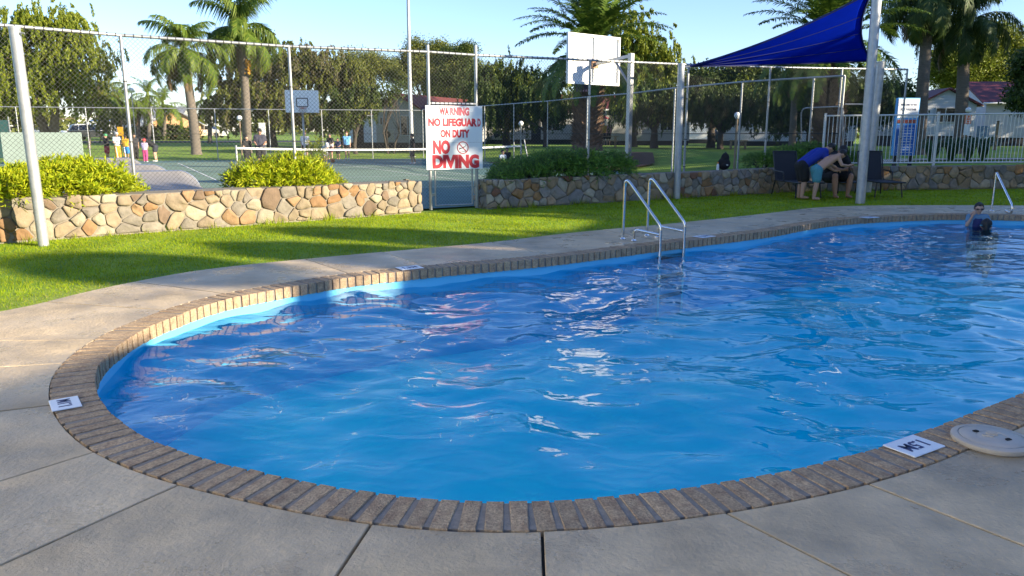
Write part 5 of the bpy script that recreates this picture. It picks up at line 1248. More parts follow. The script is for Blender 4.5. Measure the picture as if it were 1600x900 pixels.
tree("dark_tree", "dense dark tree framed by the gate posts above the warning sign", 722, 72, [(715, 105, 26, 32, 0), (728, 90, 16, 18, 0), (712, 140, 42, 26, 0), (745, 125, 24, 30, 0)], 150, 40000, .19, .085, L_DARK, 0, .7, seed=6, trunk_r=.3, bark=M_BARKD, extra=(L_OLIVE, .25))
tree("willow_myrtle", "dark weeping tree hanging over the white cottage right of the warning sign", 792, 58, [(790, 125, 42, 38, 0), (765, 150, 30, 40, -1), (825, 140, 34, 40, 0), (800, 170, 48, 22, 0)], 230, 70000, .18, .07, L_DARK, .7, .6, seed=7, trunk_r=.32, bark=M_BARKD, strand=2.4, extra=(L_PEPPER, .16))
tree("weeping_tree", "tall yellow green weeping tree behind the date palm and its hoop board", 985, 56, [(975, 55, 34, 42, 0), (1010, 85, 34, 44, 0), (1000, 120, 44, 36, 0), (960, 120, 40, 40, 1), (1045, 110, 26, 34, 0)], 220, 70000, .18, .07, L_PEPPER, .5, .65, seed=8, trunk_r=.36, strand=1.8, bark=M_BARKD)
tree("dark_tree", "low dark tree in front of the pale cottage wall, below the hoop arm", 1018, 50, [(1000, 165, 40, 22, 0), (1035, 160, 34, 26, 0), (1020, 150, 50, 18, 1)], 150, 24000, .2, .065, L_DARK, .9, .5, seed=9, trunk_r=.28, bark=M_BARKD, strand=1.3, extra=(L_PEPPER, .12))
tree("broadleaf_tree", "wide dark tree under the left half of the shade sail", 1105, 52, [(1110, 135, 40, 26, 0), (1160, 130, 40, 24, 0), (1200, 145, 36, 32, 0), (1140, 165, 70, 24, 0), (1085, 160, 28, 26, 0)], 200, 45000, .2, .11, L_DARK, 0, .62, seed=10, trunk_r=.3, bark=M_BARKD, extra=(L_YELL, .12))
tree("dark_tree", "low dark weeping tree between the thick sail pole and the rusty ball lamp", 1120, 47, [(1075, 165, 22, 28, 0), (1120, 160, 40, 24, 0), (1165, 165, 30, 30, 0), (1205, 170, 26, 30, 1)], 150, 26000, .2, .07, L_DARK, .8, .5, seed=16, trunk_r=.2, bark=M_BARKD, strand=1.5)
tree("dark_tree", "dark foliage low in front of the bluish cottage, left of the thick date palm", 1255, 44, [(1240, 165, 26, 36, 0), (1270, 150, 22, 40, 0), (1225, 185, 20, 20, 0)], 110, 18000, .2, .08, L_DARK, .5, .5, seed=17, trunk_r=.18, bark=M_BARKD, strand=1.2)
tree("dark_tree", "dark bushy tree hiding the annex left of the gabled cottage", 560, 55, [(548, 165, 26, 26, 0), (575, 158, 20, 20, 0), (535, 185, 18, 26, 0)], 120, 26000, .18, .08, L_DARK, .4, .5, seed=18, trunk_r=.16, bark=M_BARKD, extra=(L_OLIVE, .25))
tree("dark_tree", "dark weeping tree half covering the long red roof right of the warning sign", 850, 54, [(845, 150, 24, 22, 0), (870, 165, 18, 22, 0), (760, 165, 16, 34, 1)], 110, 26000, .18, .07, L_DARK, .8, .5, seed=19, trunk_r=.16, bark=M_BARKD, strand=1.5)
tree("dark_tree", "dense dark tree behind the tallest sail pole", 1345, 46, [(1345, 160, 32, 40, 0), (1375, 175, 30, 44, 0), (1320, 185, 26, 40, 0), (1400, 165, 22, 40, 1)], 230, 15000, .26, .11, L_DARK, 0, .55, seed=11, trunk_r=.25, bark=M_BARKD)
tree("wattle_tree", "bright yellow green tree behind the white houses at right", 1530, 74, [(1530, 90, 50, 36, 0), (1560, 62, 32, 24, 0), (1480, 110, 34, 36, 0), (1585, 95, 28, 34, 0), (1520, 125, 60, 22, 0)], 150, 50000, .22, .1, L_YELL, 0, .85, seed=12, trunk_r=.35, bark=M_BARKD, extra=(L_OLIVE, .35))
tree("dark_tree", "dark leafy tree cut by the right edge of the picture", 1612, 44, [(1612, 150, 30, 34, 0), (1620, 110, 30, 40, 0), (1600, 165, 18, 18, -1)], 130, 9000, .24, .11, L_DARK, 0, .5, seed=13, trunk_r=.22, bark=M_BARKD)
tree("bare_shrub_tree", "small many stemmed tree with dark stems in front of the red roofed cottage", 613, 56, [(612, 150, 22, 12, 0), (628, 140, 16, 10, 0), (600, 155, 12, 10, 0)], 40, 900, .26, .08, L_DARK, 0, .5, seed=14, trunk_r=.10, split=.35, stems=3, bark=M_BARKD)
tree("garden_tree", "bushy green tree at the left edge in front of the parked cars", 5, 70, [(-10, 170, 40, 40, 0), (40, 185, 30, 22, 0), (175, 190, 20, 14, 6)], 150, 8000, .34, .12, L_OLIVE, .5, .7, seed=15, trunk_r=.2)
# far wood along the horizon
rng = np.random.default_rng(20); pts = []
for k in range(150):
    x = rng.uniform(-190, 190); y = rng.uniform(120, 170) if not (-75 < x < -45) else rng.uniform(150, 175); h_ = rng.uniform(3.0, 7.0) if x < -35 else rng.uniform(5, 9); d = unit(rng.normal(size=(95, 3))); zb = float(zt(x, y)); pts.append(np.array([x, y, zb + h_ * .45]) + d * np.array([5, 5, h_ * .55]) * rng.random((95, 1)) ** .4)
C = np.vstack(pts); V, Fq = leaf_quads(C, unit(rng.normal(size=C.shape)), 1.3, .75, rng)
tag(link("distant_wood", mesh_np("distant_wood", V, Fq, L_OLIVE)), "line of trees along the horizon behind the cottages", None, None, 'stuff')

# ------------------------------------------------------------------ palms
def frond_mesh(name, Lf, droop, up, nleaf, Ll, wl, m_, seed, leafdroop=.6, bare=.16, stiff=False, flat=.5):
    """frond along +X, starts at origin"""
    rng = np.random.default_rng(seed); n_ = 18; s_ = np.linspace(0, 1, n_); ang = up - droop * s_ ** 1.35
    dx = np.cos(ang) * Lf / (n_ - 1); dz = np.sin(ang) * Lf / (n_ - 1); X = np.r_[0, np.cumsum(dx[:-1])]; Z = np.r_[0, np.cumsum(dz[:-1])]
    V = []; Fq = []
    def quad(a, b, c, d): k = len(V); V.extend([a, b, c, d]); Fq.append((k, k + 1, k + 2, k + 3))
    for i in range(n_ - 1):
        r0, r1 = .035 * (1 - s_[i] * .9) * Lf / 3, .035 * (1 - s_[i + 1] * .9) * Lf / 3; a = np.array([X[i], 0, Z[i]]); b = np.array([X[i + 1], 0, Z[i + 1]])
        quad(a + (0, r0, 0), b + (0, r1, 0), b + (0, 0, r1), a + (0, 0, r0)); quad(a + (0, 0, r0), b + (0, 0, r1), b + (0, -r1, 0), a + (0, -r0, 0)); quad(a + (0, -r0, 0), b + (0, -r1, 0), b + (0, r1, 0), a + (0, r0, 0))
    for k in range(nleaf):
        t = bare + (1 - bare) * (k + .5) / nleaf; p = np.array([np.interp(t, s_, X), 0, np.interp(t, s_, Z)]); a = np.interp(t, s_, ang); tg = np.array([math.cos(a), 0, math.sin(a)]); nz_ = np.array([-math.sin(a), 0, math.cos(a)])
        ln = Ll * (math.sin(PI * (t * .86 + .12)) ** .6) * rng.uniform(.7, 1.15); ld = leafdroop * rng.uniform(.6, 1.35)
        for sg in (-1, 1):
            d = unit(tg * rng.uniform(.5, .8) + np.array([0, sg, 0]) * 1.0 + nz_ * rng.uniform(-.1, flat)); dn = np.array([0, 0, -1.0])
            m1 = p + d * ln * .5 + dn * ln * ld * .14; m2 = p + d * ln * (.92 - .25 * ld) + dn * ln * ld * .62; wd = unit(np.cross(d, nz_)) * wl
            quad(p - wd * .4, p + wd * .4, m1 + wd * .5, m1 - wd * .5); quad(m1 - wd * .5, m1 + wd * .5, m2 + wd * .06, m2 - wd * .06)
    return mesh_np(name, np.array(V), np.array(Fq), m_)
QF = [frond_mesh("frond", 3.6, 1.9, .85, 72, 1.0, .06, L_PALM, 1, 1.45), frond_mesh("frond", 3.5, 2.3, .5, 72, 1.0, .06, L_PALM, 2, 1.5), frond_mesh("frond", 3.3, 1.4, 1.15, 54, .9, .058, L_PALM, 3, 1.2)]
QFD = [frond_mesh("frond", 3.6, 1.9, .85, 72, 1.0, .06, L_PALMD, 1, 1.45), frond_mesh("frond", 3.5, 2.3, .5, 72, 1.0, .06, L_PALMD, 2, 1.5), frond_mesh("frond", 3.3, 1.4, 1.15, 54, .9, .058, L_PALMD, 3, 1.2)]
QB = frond_mesh("dead_frond", 2.7, 1.5, -.2, 40, .65, .045, L_PALMB, 4, 1.3)
PF = [frond_mesh("frond", 4.4, .75, 1.25, 80, .62, .06, L_DATE, 5, .3, .08), frond_mesh("frond", 4.4, 1.15, .85, 80, .62, .06, L_DATE, 6, .35, .08), frond_mesh("frond", 4.2, 1.35, .4, 76, .62, .06, L_DATE, 7, .45, .08)]
BF = [frond_mesh("frond", 3.2, 1.5, .9, 34, .8, .07, L_BRIGHT, 8, .8), frond_mesh("frond", 3.0, 1.9, .4, 34, .8, .07, L_BRIGHT, 9, 1.0)]
def palm(label, pxs, Y, fr, nf, tr_r, scale=1.0, dead=0, seed=1, group=None, trunk_mat=M_PALMTR, fruit=None, elev=None, base=None, name="queen_palm", boots=False, az0=0.0):
    """pxs: trunk polyline in pixels from base to crown"""
    r_ = random.Random(seed); P_ = [D(x, y, Y) for x, y in pxs]; zb = float(zt(P_[0][0], Y)) if base is None else base; P_[0] = np.array([P_[0][0], Y, zb - .1])
    t_ = thing(name, label, "palm tree", (P_[0][0], Y, zb), group=group); Pc = catmull(P_, .3); n_ = len(Pc)
    mm = MB(); mm.tube(Pc, [tr_r * (1.35 if i == 0 else 1.12 - .3 * i / n_ + .03 * (i % 2)) for i in range(n_)], 12); autosmooth(mm.build("trunk", trunk_mat, t_), 60)
    top = Pc[-1]
    if boots:
        mm = MB(); H_ = top[2] - zb; nb_ = 430
        for k in range(nb_):
            f = k / nb_; a = k * 2.39996; z = zb + H_ * f; c = np.array([np.interp(z, Pc[:, 2], Pc[:, 0]), Y, z]); o_ = np.array([math.cos(a), math.sin(a), 0]); rr_ = tr_r * (1.1 - .2 * f); L2 = r_.uniform(.10, .2) * (1 + f * .6)
            b = c + o_ * rr_ * .9; e = c + o_ * (rr_ + L2) + np.array([0, 0, .22]); sd = np.array([-math.sin(a), math.cos(a), 0]) * r_.uniform(.09, .14)
            mm.add([b - sd, b + sd, b + sd + (0, 0, .12), b - sd + (0, 0, .12), e - sd * .5, e + sd * .5], [(0, 1, 5, 4), (3, 4, 5, 2), (0, 4, 3), (1, 2, 5)])
        o = mm.build("frond_stubs", trunk_mat, t_); o['kind'] = 'stuff'
    else:
        mm = MB(); mm.tube([top - np.array([0, 0, .5]), top, top + np.array([0, 0, .7])], [tr_r * .9, tr_r * 1.05, tr_r * .45], 10); mm.build("crownshaft", fr[0].materials[0], t_)
    for k in range(nf):
        f = (k + .5) / nf; az = az0 + k * 2.39996 + r_.uniform(-.15, .15); el = (elev[0] + (elev[1] - elev[0]) * f) + r_.uniform(-.12, .12)
        me = fr[0] if f > .62 else (fr[min(1, len(fr) - 1)] if f > .3 else fr[-1 if boots else min(1, len(fr) - 1)])
        o = link("frond", me, t_); M = Matrix.Translation(Vector(tuple(top - wv(t_)))) @ Matrix.Rotation(az, 4, 'Z') @ Matrix.Rotation(-el, 4, 'Y') @ Matrix.Scale(scale * r_.uniform(.88, 1.08), 4); o.matrix_basis = M
    for k in range(dead):
        az = az0 + k * 2.1 + .7; o = link("dead_frond", QB, t_); o.matrix_basis = Matrix.Translation(Vector(tuple(top - wv(t_) - np.array([0, 0, .2])))) @ Matrix.Rotation(az, 4, 'Z') @ Matrix.Rotation(.35, 4, 'Y') @ Matrix.Scale(scale, 4)
    if fruit:
        fx, fy = fruit; c = D(fx, fy, Y - .3); mm = MB(); 
        for k in range(60): mm.sphere((c[0] + r_.gauss(0, .09), c[1] + r_.gauss(0, .09), c[2] - r_.uniform(-.5, .5)), .07, n=6, m=4)
        mm.build("fruit_bunch", mat("fruit_orange" + str(seed), (.55, .28, .04), .6), t_)
    return t_
def wv(t_): return np.array(tuple(wloc(t_)))
gQ = "queen palms beyond the court"
palm("leaning queen palm on the grass beyond the left end of the court", [(307, 237), (302, 190), (294, 130), (287, 84)], 53, QF, 22, .30, 1.0, 5, 1, gQ, elev=(-.75, .75), az0=.3)
palm("second queen palm, with an orange fruit bunch and a crown cut by the top", [(386, 232), (385, 180), (381, 110), (375, 52)], 56, QF, 22, .30, 1.12, 4, 2, gQ, fruit=(388, 105), elev=(-.7, .85), az0=1.2)
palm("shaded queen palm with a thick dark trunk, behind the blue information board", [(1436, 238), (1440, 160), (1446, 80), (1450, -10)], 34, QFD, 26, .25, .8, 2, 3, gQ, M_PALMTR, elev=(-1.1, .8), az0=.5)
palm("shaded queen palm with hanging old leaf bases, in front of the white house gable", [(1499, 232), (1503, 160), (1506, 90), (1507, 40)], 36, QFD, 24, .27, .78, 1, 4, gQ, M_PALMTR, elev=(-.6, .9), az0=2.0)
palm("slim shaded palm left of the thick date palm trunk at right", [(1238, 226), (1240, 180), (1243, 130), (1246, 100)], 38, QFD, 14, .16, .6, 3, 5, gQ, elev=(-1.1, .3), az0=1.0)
gD = "thick trunked date palms"
palm("date palm with a tall feathery crown above the hoop board and mulch", [(917, 232), (918, 180), (922, 110), (925, 72)], 36.5, PF, 84, .60, .92, 0, 6, gD, M_PHTR, elev=(-1.05, 1.1), base=.82, name="date_palm", boots=True)
palm("date palm with a broad crown spreading behind the shade sail", [(1294, 230), (1296, 170), (1298, 110), (1300, 68)], 31, PF, 76, .50, .86, 0, 7, gD, M_PHTR, elev=(-.8, 1.0), base=.5, name="date_palm", boots=True, az0=.9)
gS = "small far palms at left"
for k, (px_, pb, pt_, Y, s_, lb) in enumerate(((163, 215, 150, 78, .8, "small palm with brown skirts right of the big peppermint tree"), (187, 215, 160, 80, .75, "small dry palm left of the near fence post"), (232, 215, 150, 86, .75, "small bright green palm right of the near fence post, above the caravan"), (256, 212, 165, 92, .8, "bright yellow green palm clump above the orange gable"), (327, 215, 158, 80, .7, "small palm above the white parked car"), (215, 214, 172, 84, .55, "shortest small palm just right of the near fence post"))):
    palm(lb, [(px_, pb), (px_ + 1, (pb + pt_) / 2), (px_ - 1, pt_)], Y, BF if k in (2, 3, 4) else QF, 14, .2, s_ * (1.5 if k == 3 else 1.15), 3 if k in (0, 1, 5) else 0, 20 + k, gS, elev=(-.8, .7), name="small_palm")

# ------------------------------------------------------------------ juniper bushes
def bush(name, label, lumps, nspray, L_, W_, m_, seed, group, cat="shrub", per=9, spread=.75):
    """lumps: centre (x,y,z), radii"""
    rng = np.random.default_rng(seed); c0 = lumps[0][0]; t_ = thing(name, label, cat, (c0[0], c0[1], .42), group=group)
    w_ = np.array([e[1][0] * e[1][1] for e in lumps]); w_ = w_ / w_.sum(); Cs, Ns = [], []
    for e, f in zip(lumps, w_):
        k = int(nspray * f); d = unit(rng.normal(size=(k, 3))); d[:, 2] = np.abs(d[:, 2]) * np.where(rng.random(k) < .2, -.35, 1); d = unit(d); r = rng.uniform(.62, 1.0, k)
        bump_ = 1 + .13 * np.sin(d[:, 0] * 9 + seed) * np.cos(d[:, 1] * 8) + .08 * np.sin(d[:, 2] * 14 + d[:, 0] * 5)
        Cs.append(np.array(e[0]) + d * np.array(e[1]) * (r * bump_)[:, None]); Ns.append(unit(d / np.array(e[1])))
    C, N_ = np.vstack(Cs), np.vstack(Ns); k = len(C); ax = unit(N_ + rng.normal(size=(k, 3)) * .45 + np.array([0, 0, .25])); I = np.repeat(np.arange(k), per); t = np.tile(np.linspace(0, 1, per), k)
    Dr = unit(ax[I] + rng.normal(size=(len(I), 3)) * spread); P_ = C[I] + ax[I] * (t * L_ * 1.5)[:, None] + Dr * L_ * .4 - np.c_[np.zeros((len(I), 2)), (t ** 2) * L_ * .7]
    V, Fq = leaf_quads(P_, Dr, L_ * rng.uniform(.7, 1.25, len(I)), W_, rng); link("foliage", mesh_np("foliage", V, Fq, m_), t_, True)
    mm = MB(); r_ = random.Random(seed)
    for e in lumps:
        for _ in range(7):
            a = r_.uniform(0, 6.28); p = np.array([e[0][0], e[0][1], .38]); q_ = np.array(e[0]) + np.array([math.cos(a) * e[1][0], math.sin(a) * e[1][1], r_.uniform(0, .6) * e[1][2]]) * .75; mm.tube([p, (p + q_) / 2 + np.array([0, 0, .08]), q_], [.025, .017, .006], 5)
    mm.build("stems", M_BARKD, t_); return t_
def lump(px, py, Y, rx, ry, dy=.5, zc=None):
    c = D(px, py, Y); return ((c[0], c[1], c[2] if zc is None else zc), (rx * Y / F_PX, dy, ry * Y / F_PX))
gB = "golden juniper bushes on the left stone wall"
bush("juniper_bush", "golden juniper bush spilling over the left end of the stone wall", [lump(70, 300, 11.4, 80, 40), lump(135, 292, 11.9, 70, 38), lump(10, 298, 11.0, 65, 32), lump(180, 305, 12.3, 36, 26), lump(95, 285, 11.8, 50, 36), lump(-55, 300, 10.6, 60, 42)], 3000, .095, .020, L_GOLD, 31, gB)
bush("juniper_bush", "golden juniper bush in the middle of the left stone wall", [lump(440, 285, 13.9, 78, 34), lump(405, 285, 13.7, 46, 28), lump(475, 280, 14.2, 42, 30), lump(505, 292, 14.4, 28, 16), lump(452, 268, 14.2, 34, 24)], 2200, .10, .021, L_GOLD, 32, gB)
bush("young_conifer", "small pale green conifer behind the middle juniper bush", [lump(494, 250, 14.9, 11, 34, .15), lump(492, 270, 14.9, 14, 16, .2)], 300, .075, .013, L_YELL, 33, None, per=8)
bush("juniper_bush", "long green juniper bush on the right stone wall, next to the gate", [lump(815, 272, 16.6, 46, 22), lump(860, 265, 16.9, 50, 26), lump(905, 262, 17.2, 46, 24), lump(950, 262, 17.7, 40, 20), lump(790, 278, 16.3, 24, 12)], 3000, .095, .019, L_JUN, 34, None)
bush("juniper_bush", "green juniper bush behind the black loungers", [lump(1225, 248, 20.9, 36, 15, .5), lump(1270, 245, 21.3, 44, 18, .5), lump(1190, 252, 20.6, 26, 10, .4), lump(1310, 250, 21.6, 24, 14, .4)], 1900, .10, .022, L_JUN, 35, None)
def strappy(label, px, Y, n_, h_, seed):
    rng = np.random.default_rng(seed); x = (px - 800) / F_PX * Y; z = float(zt(x, Y)); t_ = thing("agapanthus", label, "plant", (x, Y, z), group="strappy plants behind the pool fence"); mm = MB()
    for k in range(n_):
        a = rng.uniform(0, 6.28); r_ = rng.uniform(.35, .75) * h_; o_ = np.array([math.cos(a), math.sin(a), 0]); sd = np.array([-math.sin(a), math.cos(a), 0]) * .022; hz = rng.uniform(.6, 1) * h_
        p = [np.array([x, Y, z]) + o_ * .06, np.array([x, Y, z + hz * .8]) + o_ * r_ * .4, np.array([x, Y, z + hz * .85]) + o_ * r_ * .8, np.array([x, Y, z + hz * .5]) + o_ * r_ * 1.15]
        mm.add([p[0] - sd, p[0] + sd, p[1] + sd, p[1] - sd, p[2] + sd * .8, p[2] - sd * .8, p[3]], [(0, 1, 2, 3), (3, 2, 4, 5), (5, 4, 6)])
    o = mm.build("leaves", M_AGAP, t_); o['kind'] = 'stuff'
for k, (px_, Y, lb) in enumerate(((1446, 25.0, "strappy plant right of the blue information board"), (1476, 25.5, "strappy plant behind the second pool fence post"), (1502, 26.0, "strappy plant left of the orange and white notice"), (1525, 26.5, "strappy plant below the orange and white notice"))):
    strappy(lb, px_, Y, 70, .95, 40 + k)

# ------------------------------------------------------------------ grass
def poly_arr(P): return np.array(P, float)
LAWN = np.vstack([OUTER[nearest(OUTER, (14.4, 15.5)):nearest(OUTER, (-8, 3.9))], [(-12, 4.5), (-10.3, 8.0), (-9.3, 8.85)], [WL[1], WL[2], (-1.5, 15.3), (-.6, 15.7)], WRP[:4], [(15, 21.6)]])
def blades(n_, seed, hmin, hmax, w_, dens, band=None):
    rng = np.random.default_rng(seed); x0, y0 = LAWN.min(0); x1, y1 = LAWN.max(0); X = rng.uniform(x0, x1, n_); Y = rng.uniform(y0, y1, n_)
    ok = inpoly(LAWN, X, Y) & (Y > 1) & (np.abs(X) < .95 * (Y + .6) + .8); ok &= rng.random(n_) < np.clip((dens / np.hypot(X, Y)) ** 1.2, 0, 1); X, Y = X[ok], Y[ok]
    if band is not None:
        O = OUTER[::3]; d = np.min((X[:, None] - O[None, :, 0]) ** 2 + (Y[:, None] - O[None, :, 1]) ** 2, axis=1) ** .5; k = band(d, rng.random(len(X))); X, Y = X[k], Y[k]
    m_ = len(X); a = rng.uniform(0, 2 * PI, m_); hh = rng.uniform(hmin, hmax, m_); ww = w_ * rng.uniform(.7, 1.3, m_) * np.clip(np.hypot(X, Y) / 9, .8, 2.2); ln = rng.normal(size=(m_, 2)) * hh[:, None] * .5
    hh = hh * (1 + .25 * np.sin(X * 3.1 + 1.3 * np.sin(Y * 2.3)) * np.cos(Y * 2.7))
    B0 = np.c_[X - np.cos(a) * ww / 2, Y - np.sin(a) * ww / 2, np.full(m_, -.032)]; B1 = np.c_[X + np.cos(a) * ww / 2, Y + np.sin(a) * ww / 2, np.full(m_, -.032)]; T = np.c_[X + ln[:, 0], Y + ln[:, 1], -.03 + hh]
    return np.stack([B0, B1, T], 1).reshape(-1, 3), np.arange(m_ * 3).reshape(-1, 3)
V, Fq = blades(1300000, 50, .016, .036, .0065, 8.0, lambda d, u: u < np.clip(d / .35, .25, 1)); tag(link("lawn_grass", mesh_np("lawn_grass", V, Fq, M_BLADE)), "short green lawn between the pool deck and the stone walls", None, None, 'stuff')
V, Fq = blades(300000, 51, .014, .03, .007, 7.5, lambda d, u: u < np.clip(1 - d / .55, 0, 1) ** 1.2); tag(link("dry_grass", mesh_np("dry_grass", V, Fq, M_BLADEDRY)), "dry straw coloured grass along the deck edge", None, None, 'stuff')
# tufts at the foot of the walls
rng = np.random.default_rng(52); segs = [(WL[0], WL[1]), (WL[1], WL[2])] + [(WRP[i], WRP[i + 1]) for i in range(3)]; Vt = []
for a, b in segs:
    a, b = np.array(a), np.array(b); d = (b - a) / np.linalg.norm(b - a); nn = np.array([d[1], -d[0]])
    for k in range(int(np.linalg.norm(b - a) * 3.2)):
        c = a + (b - a) * rng.random() + nn * rng.uniform(.04, .10); big = rng.random() ** 3
        for j in range(int(8 + 30 * big)):
            p = c + rng.normal(size=2) * (.03 + .07 * big); hh = rng.uniform(.05, .11) + .13 * big * rng.random(); w_ = np.array([rng.normal(), rng.normal()]); w_ = w_ / np.linalg.norm(w_) * .005; l_ = rng.normal(size=2) * hh * .35
            Vt += [(p[0] - w_[0], p[1] - w_[1], -.03), (p[0] + w_[0], p[1] + w_[1], -.03), (p[0] + l_[0], p[1] + l_[1], hh)]
tag(link("grass_tufts", mesh_np("grass_tufts", np.array(Vt), np.arange(len(Vt)).reshape(-1, 3), M_BLADE)), "longer grass tufts along the foot of the stone walls", None, None, 'stuff')

# ------------------------------------------------------------------ houses
def house(label, c, rz, wx_, dy_, hw, rise, mw, mr, base_h=.4, ridge='x', group="park cottages", wins=(), doors=(), over=.45, z=None, boards=True):
    """c: front middle (xy), local x along the front, y into the depth. ridge along 'x' or 'y'"""
    zb = float(zt(*c)) if z is None else z; t_ = thing("cottage", label, "cottage", (c[0], c[1], zb), rz, group)
    B = base_h; mm = MB(); mm.box((0, dy_ / 2, B / 2 - .1), (wx_ - .1, dy_ - .1, B + .2)); mm.build("base_skirt", M_SKIRT, t_, False)
    mm = MB()
    if ridge == 'x': prof = [(0, B), (dy_, B), (dy_, B + hw), (dy_ / 2, B + hw + rise), (0, B + hw)]; vs = [(sx * wx_ / 2, p[0], p[1]) for sx in (-1, 1) for p in prof]
    else: prof = [(-wx_ / 2, B), (wx_ / 2, B), (wx_ / 2, B + hw), (0, B + hw + rise), (-wx_ / 2, B + hw)]; vs = [(p[0], y, p[1]) for y in (dy_, 0) for p in prof]
    mm.add(vs, [(4, 3, 2, 1, 0), (5, 6, 7, 8, 9)] + [(i, (i + 1) % 5, 5 + (i + 1) % 5, 5 + i) for i in range(5)])
    mm.build("wall", mw, t_, False)
    if boards:
        k = B + .18; mm = MB()
        while k < B + hw:
            mm.box((0, -.008, k), (wx_ + .02, .02, .012)); mm.box((-wx_ / 2 - .004, dy_ / 2, k), (.02, dy_, .012)); mm.box((wx_ / 2 + .004, dy_ / 2, k), (.02, dy_, .012)); k += .18
        if ridge == 'y':
            while k < B + hw + rise - .2: mm.box((0, -.008, k), (wx_ * (1 - (k - B - hw) / rise), .02, .012)); k += .18
        o = mm.build("board_laps", mw, t_, False); o['kind'] = 'stuff'
    mm = MB(); th = .12
    def plane(a, b, c_, d):
        a, b, c_, d = map(Vector, (a, b, c_, d)); nn = (b - a).cross(d - a).normalized() * th; mm.add([a, b, c_, d, a + nn, b + nn, c_ + nn, d + nn], [(3, 2, 1, 0), (4, 5, 6, 7), (0, 1, 5, 4), (1, 2, 6, 5), (2, 3, 7, 6), (3, 0, 4, 7)])
    top = B + hw + rise + .02
    if ridge == 'x':
        sl = rise / (dy_ / 2); X = wx_ / 2 + over
        plane((-X, -over, top - rise - over * sl), (X, -over, top - rise - over * sl), (X, dy_ / 2, top), (-X, dy_ / 2, top)); plane((X, dy_ + over, top - rise - over * sl), (-X, dy_ + over, top - rise - over * sl), (-X, dy_ / 2 + .001, top), (X, dy_ / 2 + .001, top))
    else:
        sl = rise / (wx_ / 2); X = wx_ / 2 + over
        plane((-X, dy_ + over, top - rise - over * sl), (-X, -over, top - rise - over * sl), (0, -over, top), (0, dy_ + over, top)); plane((X, -over, top - rise - over * sl), (X, dy_ + over, top - rise - over * sl), (.001, dy_ + over, top), (.001, -over, top))
    rf = mm.build("roof", mr, t_, False)
    mm = MB()
    if ridge == 'x':
        for y, zz in ((-over, top - rise - over * sl),): mm.tube([(-X, y - .05, zz + .05), (X, y - .05, zz + .05)], .07, 6)
    else:
        for s_ in (-1, 1): mm.tube([(s_ * X, -over, top - rise - over * sl + .05), (s_ * X, dy_ + over, top - rise - over * sl + .05)], .06, 6)
    mm.build("gutter", M_WHITE, t_, False)
    for (wxp, wz, ww, wh) in wins:
        mm = MB(); fr_ = MB()
        for a in (-1, 1): fr_.box((wxp + a * ww / 2, -.03, B + wz), (.07, .08, wh + .07)); fr_.box((wxp, -.031, B + wz + a * wh / 2), (ww - .07, .08, .07))
        fr_.box((wxp, -.032, B + wz), (.05, .07, wh - .07)); w_ = fr_.build("window", M_FRAME, t_, False); mm.box((wxp, -.012, B + wz), (ww - .07, .02, wh - .07)); mm.build("pane", M_GLASS, w_, False)
    for (dx, dh, dw) in doors:
        mm = MB(); mm.box((dx, -.02, B + dh / 2), (dw, .06, dh)); d_ = mm.build("door", M_SKIRT, t_, False); mm = MB(); mm.sphere((dx + dw * .38, -.07, B + dh * .5), .035, n=8, m=6); mm.build("handle", M_GALV, d_, False)
    return t_
def ac(label, px, py, Y):
    c = D(px, py, Y); t_ = thing("air_conditioner", label, "air conditioner", c, group="air conditioners along the cottages"); mm = MB(); mm.bbox((0, 0, 0), (.85, .35, .72), 0, .02); mm.build("casing", M_WALLC, t_, False)
    mm = MB(); mm.tube([(math.cos(a) * .25 - .12, -.185, math.sin(a) * .25) for a in np.linspace(0, 2 * PI, 17)], .02, 5, False); mm.tube([(-.12, -.16, 0), (-.12, -.18, 0)], .24, 16); mm.build("fan_grille", M_SKIRT, t_, False)
    mm = MB(); mm.box((0, 0, -.42), (.8, .1, .12)); mm.build("bracket", M_GALV, t_, False)
def fx(px, Y): return (px - 800) / F_PX * Y
house("white cottage with a gable end and mottled red roof, left of the warning sign", (fx(628, 60), 60), -.42, 4.3, 11, 2.45, 1.15, M_WALLC, M_ROOF, .5, 'y', wins=((-1.5, 1.65, .55, .6), (.75, 1.3, 1.25, 1.5)), z=.35, boards=False)
house("small white annex with a red roof, left of the gabled cottage", (fx(572, 66), 66), .1, 2.3, 4, 2.3, .7, M_WHITE, M_ROOF, .4, 'x', z=.4, boards=False, doors=((-.4, 2.0, .9),))
house("long white cottage with a red roof, between the warning sign and the date palm", (fx(822, 72), 72), -.05, 9.5, 6.5, 2.5, 1.6, M_WALLC, M_ROOF, .5, 'x', wins=((-1.2, 1.5, 1.2, 1.1), (2.4, 1.4, 1.4, 1.2)), doors=((.9, 2.0, .9),), z=.5, boards=False)
house("pale cottage in deep shade right of the date palm", (fx(1008, 64), 64), .06, 7.0, 6, 2.6, 1.2, M_WALLC, M_ROOF, .4, 'x', wins=((1.6, 1.4, 1.2, 1.1),), z=.55, boards=False)
house("small bright white hut in the gap right of the pale cottage", (fx(1082, 76), 76), 0, 2.8, 4, 2.6, .9, M_WHITE, M_ROOF, .4, 'y', z=.6, boards=False)
house("bluish white cottage in shade behind the slim palm", (fx(1235, 60), 60), -.05, 9.0, 6, 2.4, 1.1, M_WALLW, M_ROOF, .4, 'x', wins=((2.2, 1.3, .8, 1.2),), z=.55, boards=False)
house("white weatherboard cottage with a low gable and a sliding window, at right", (fx(1461, 55), 55), -.1, 4.0, 9, 2.15, 1.05, M_WALLW, M_ROOFM, .75, 'y', wins=((-.05, 1.45, 1.35, 1.0),), z=.62, over=.3)
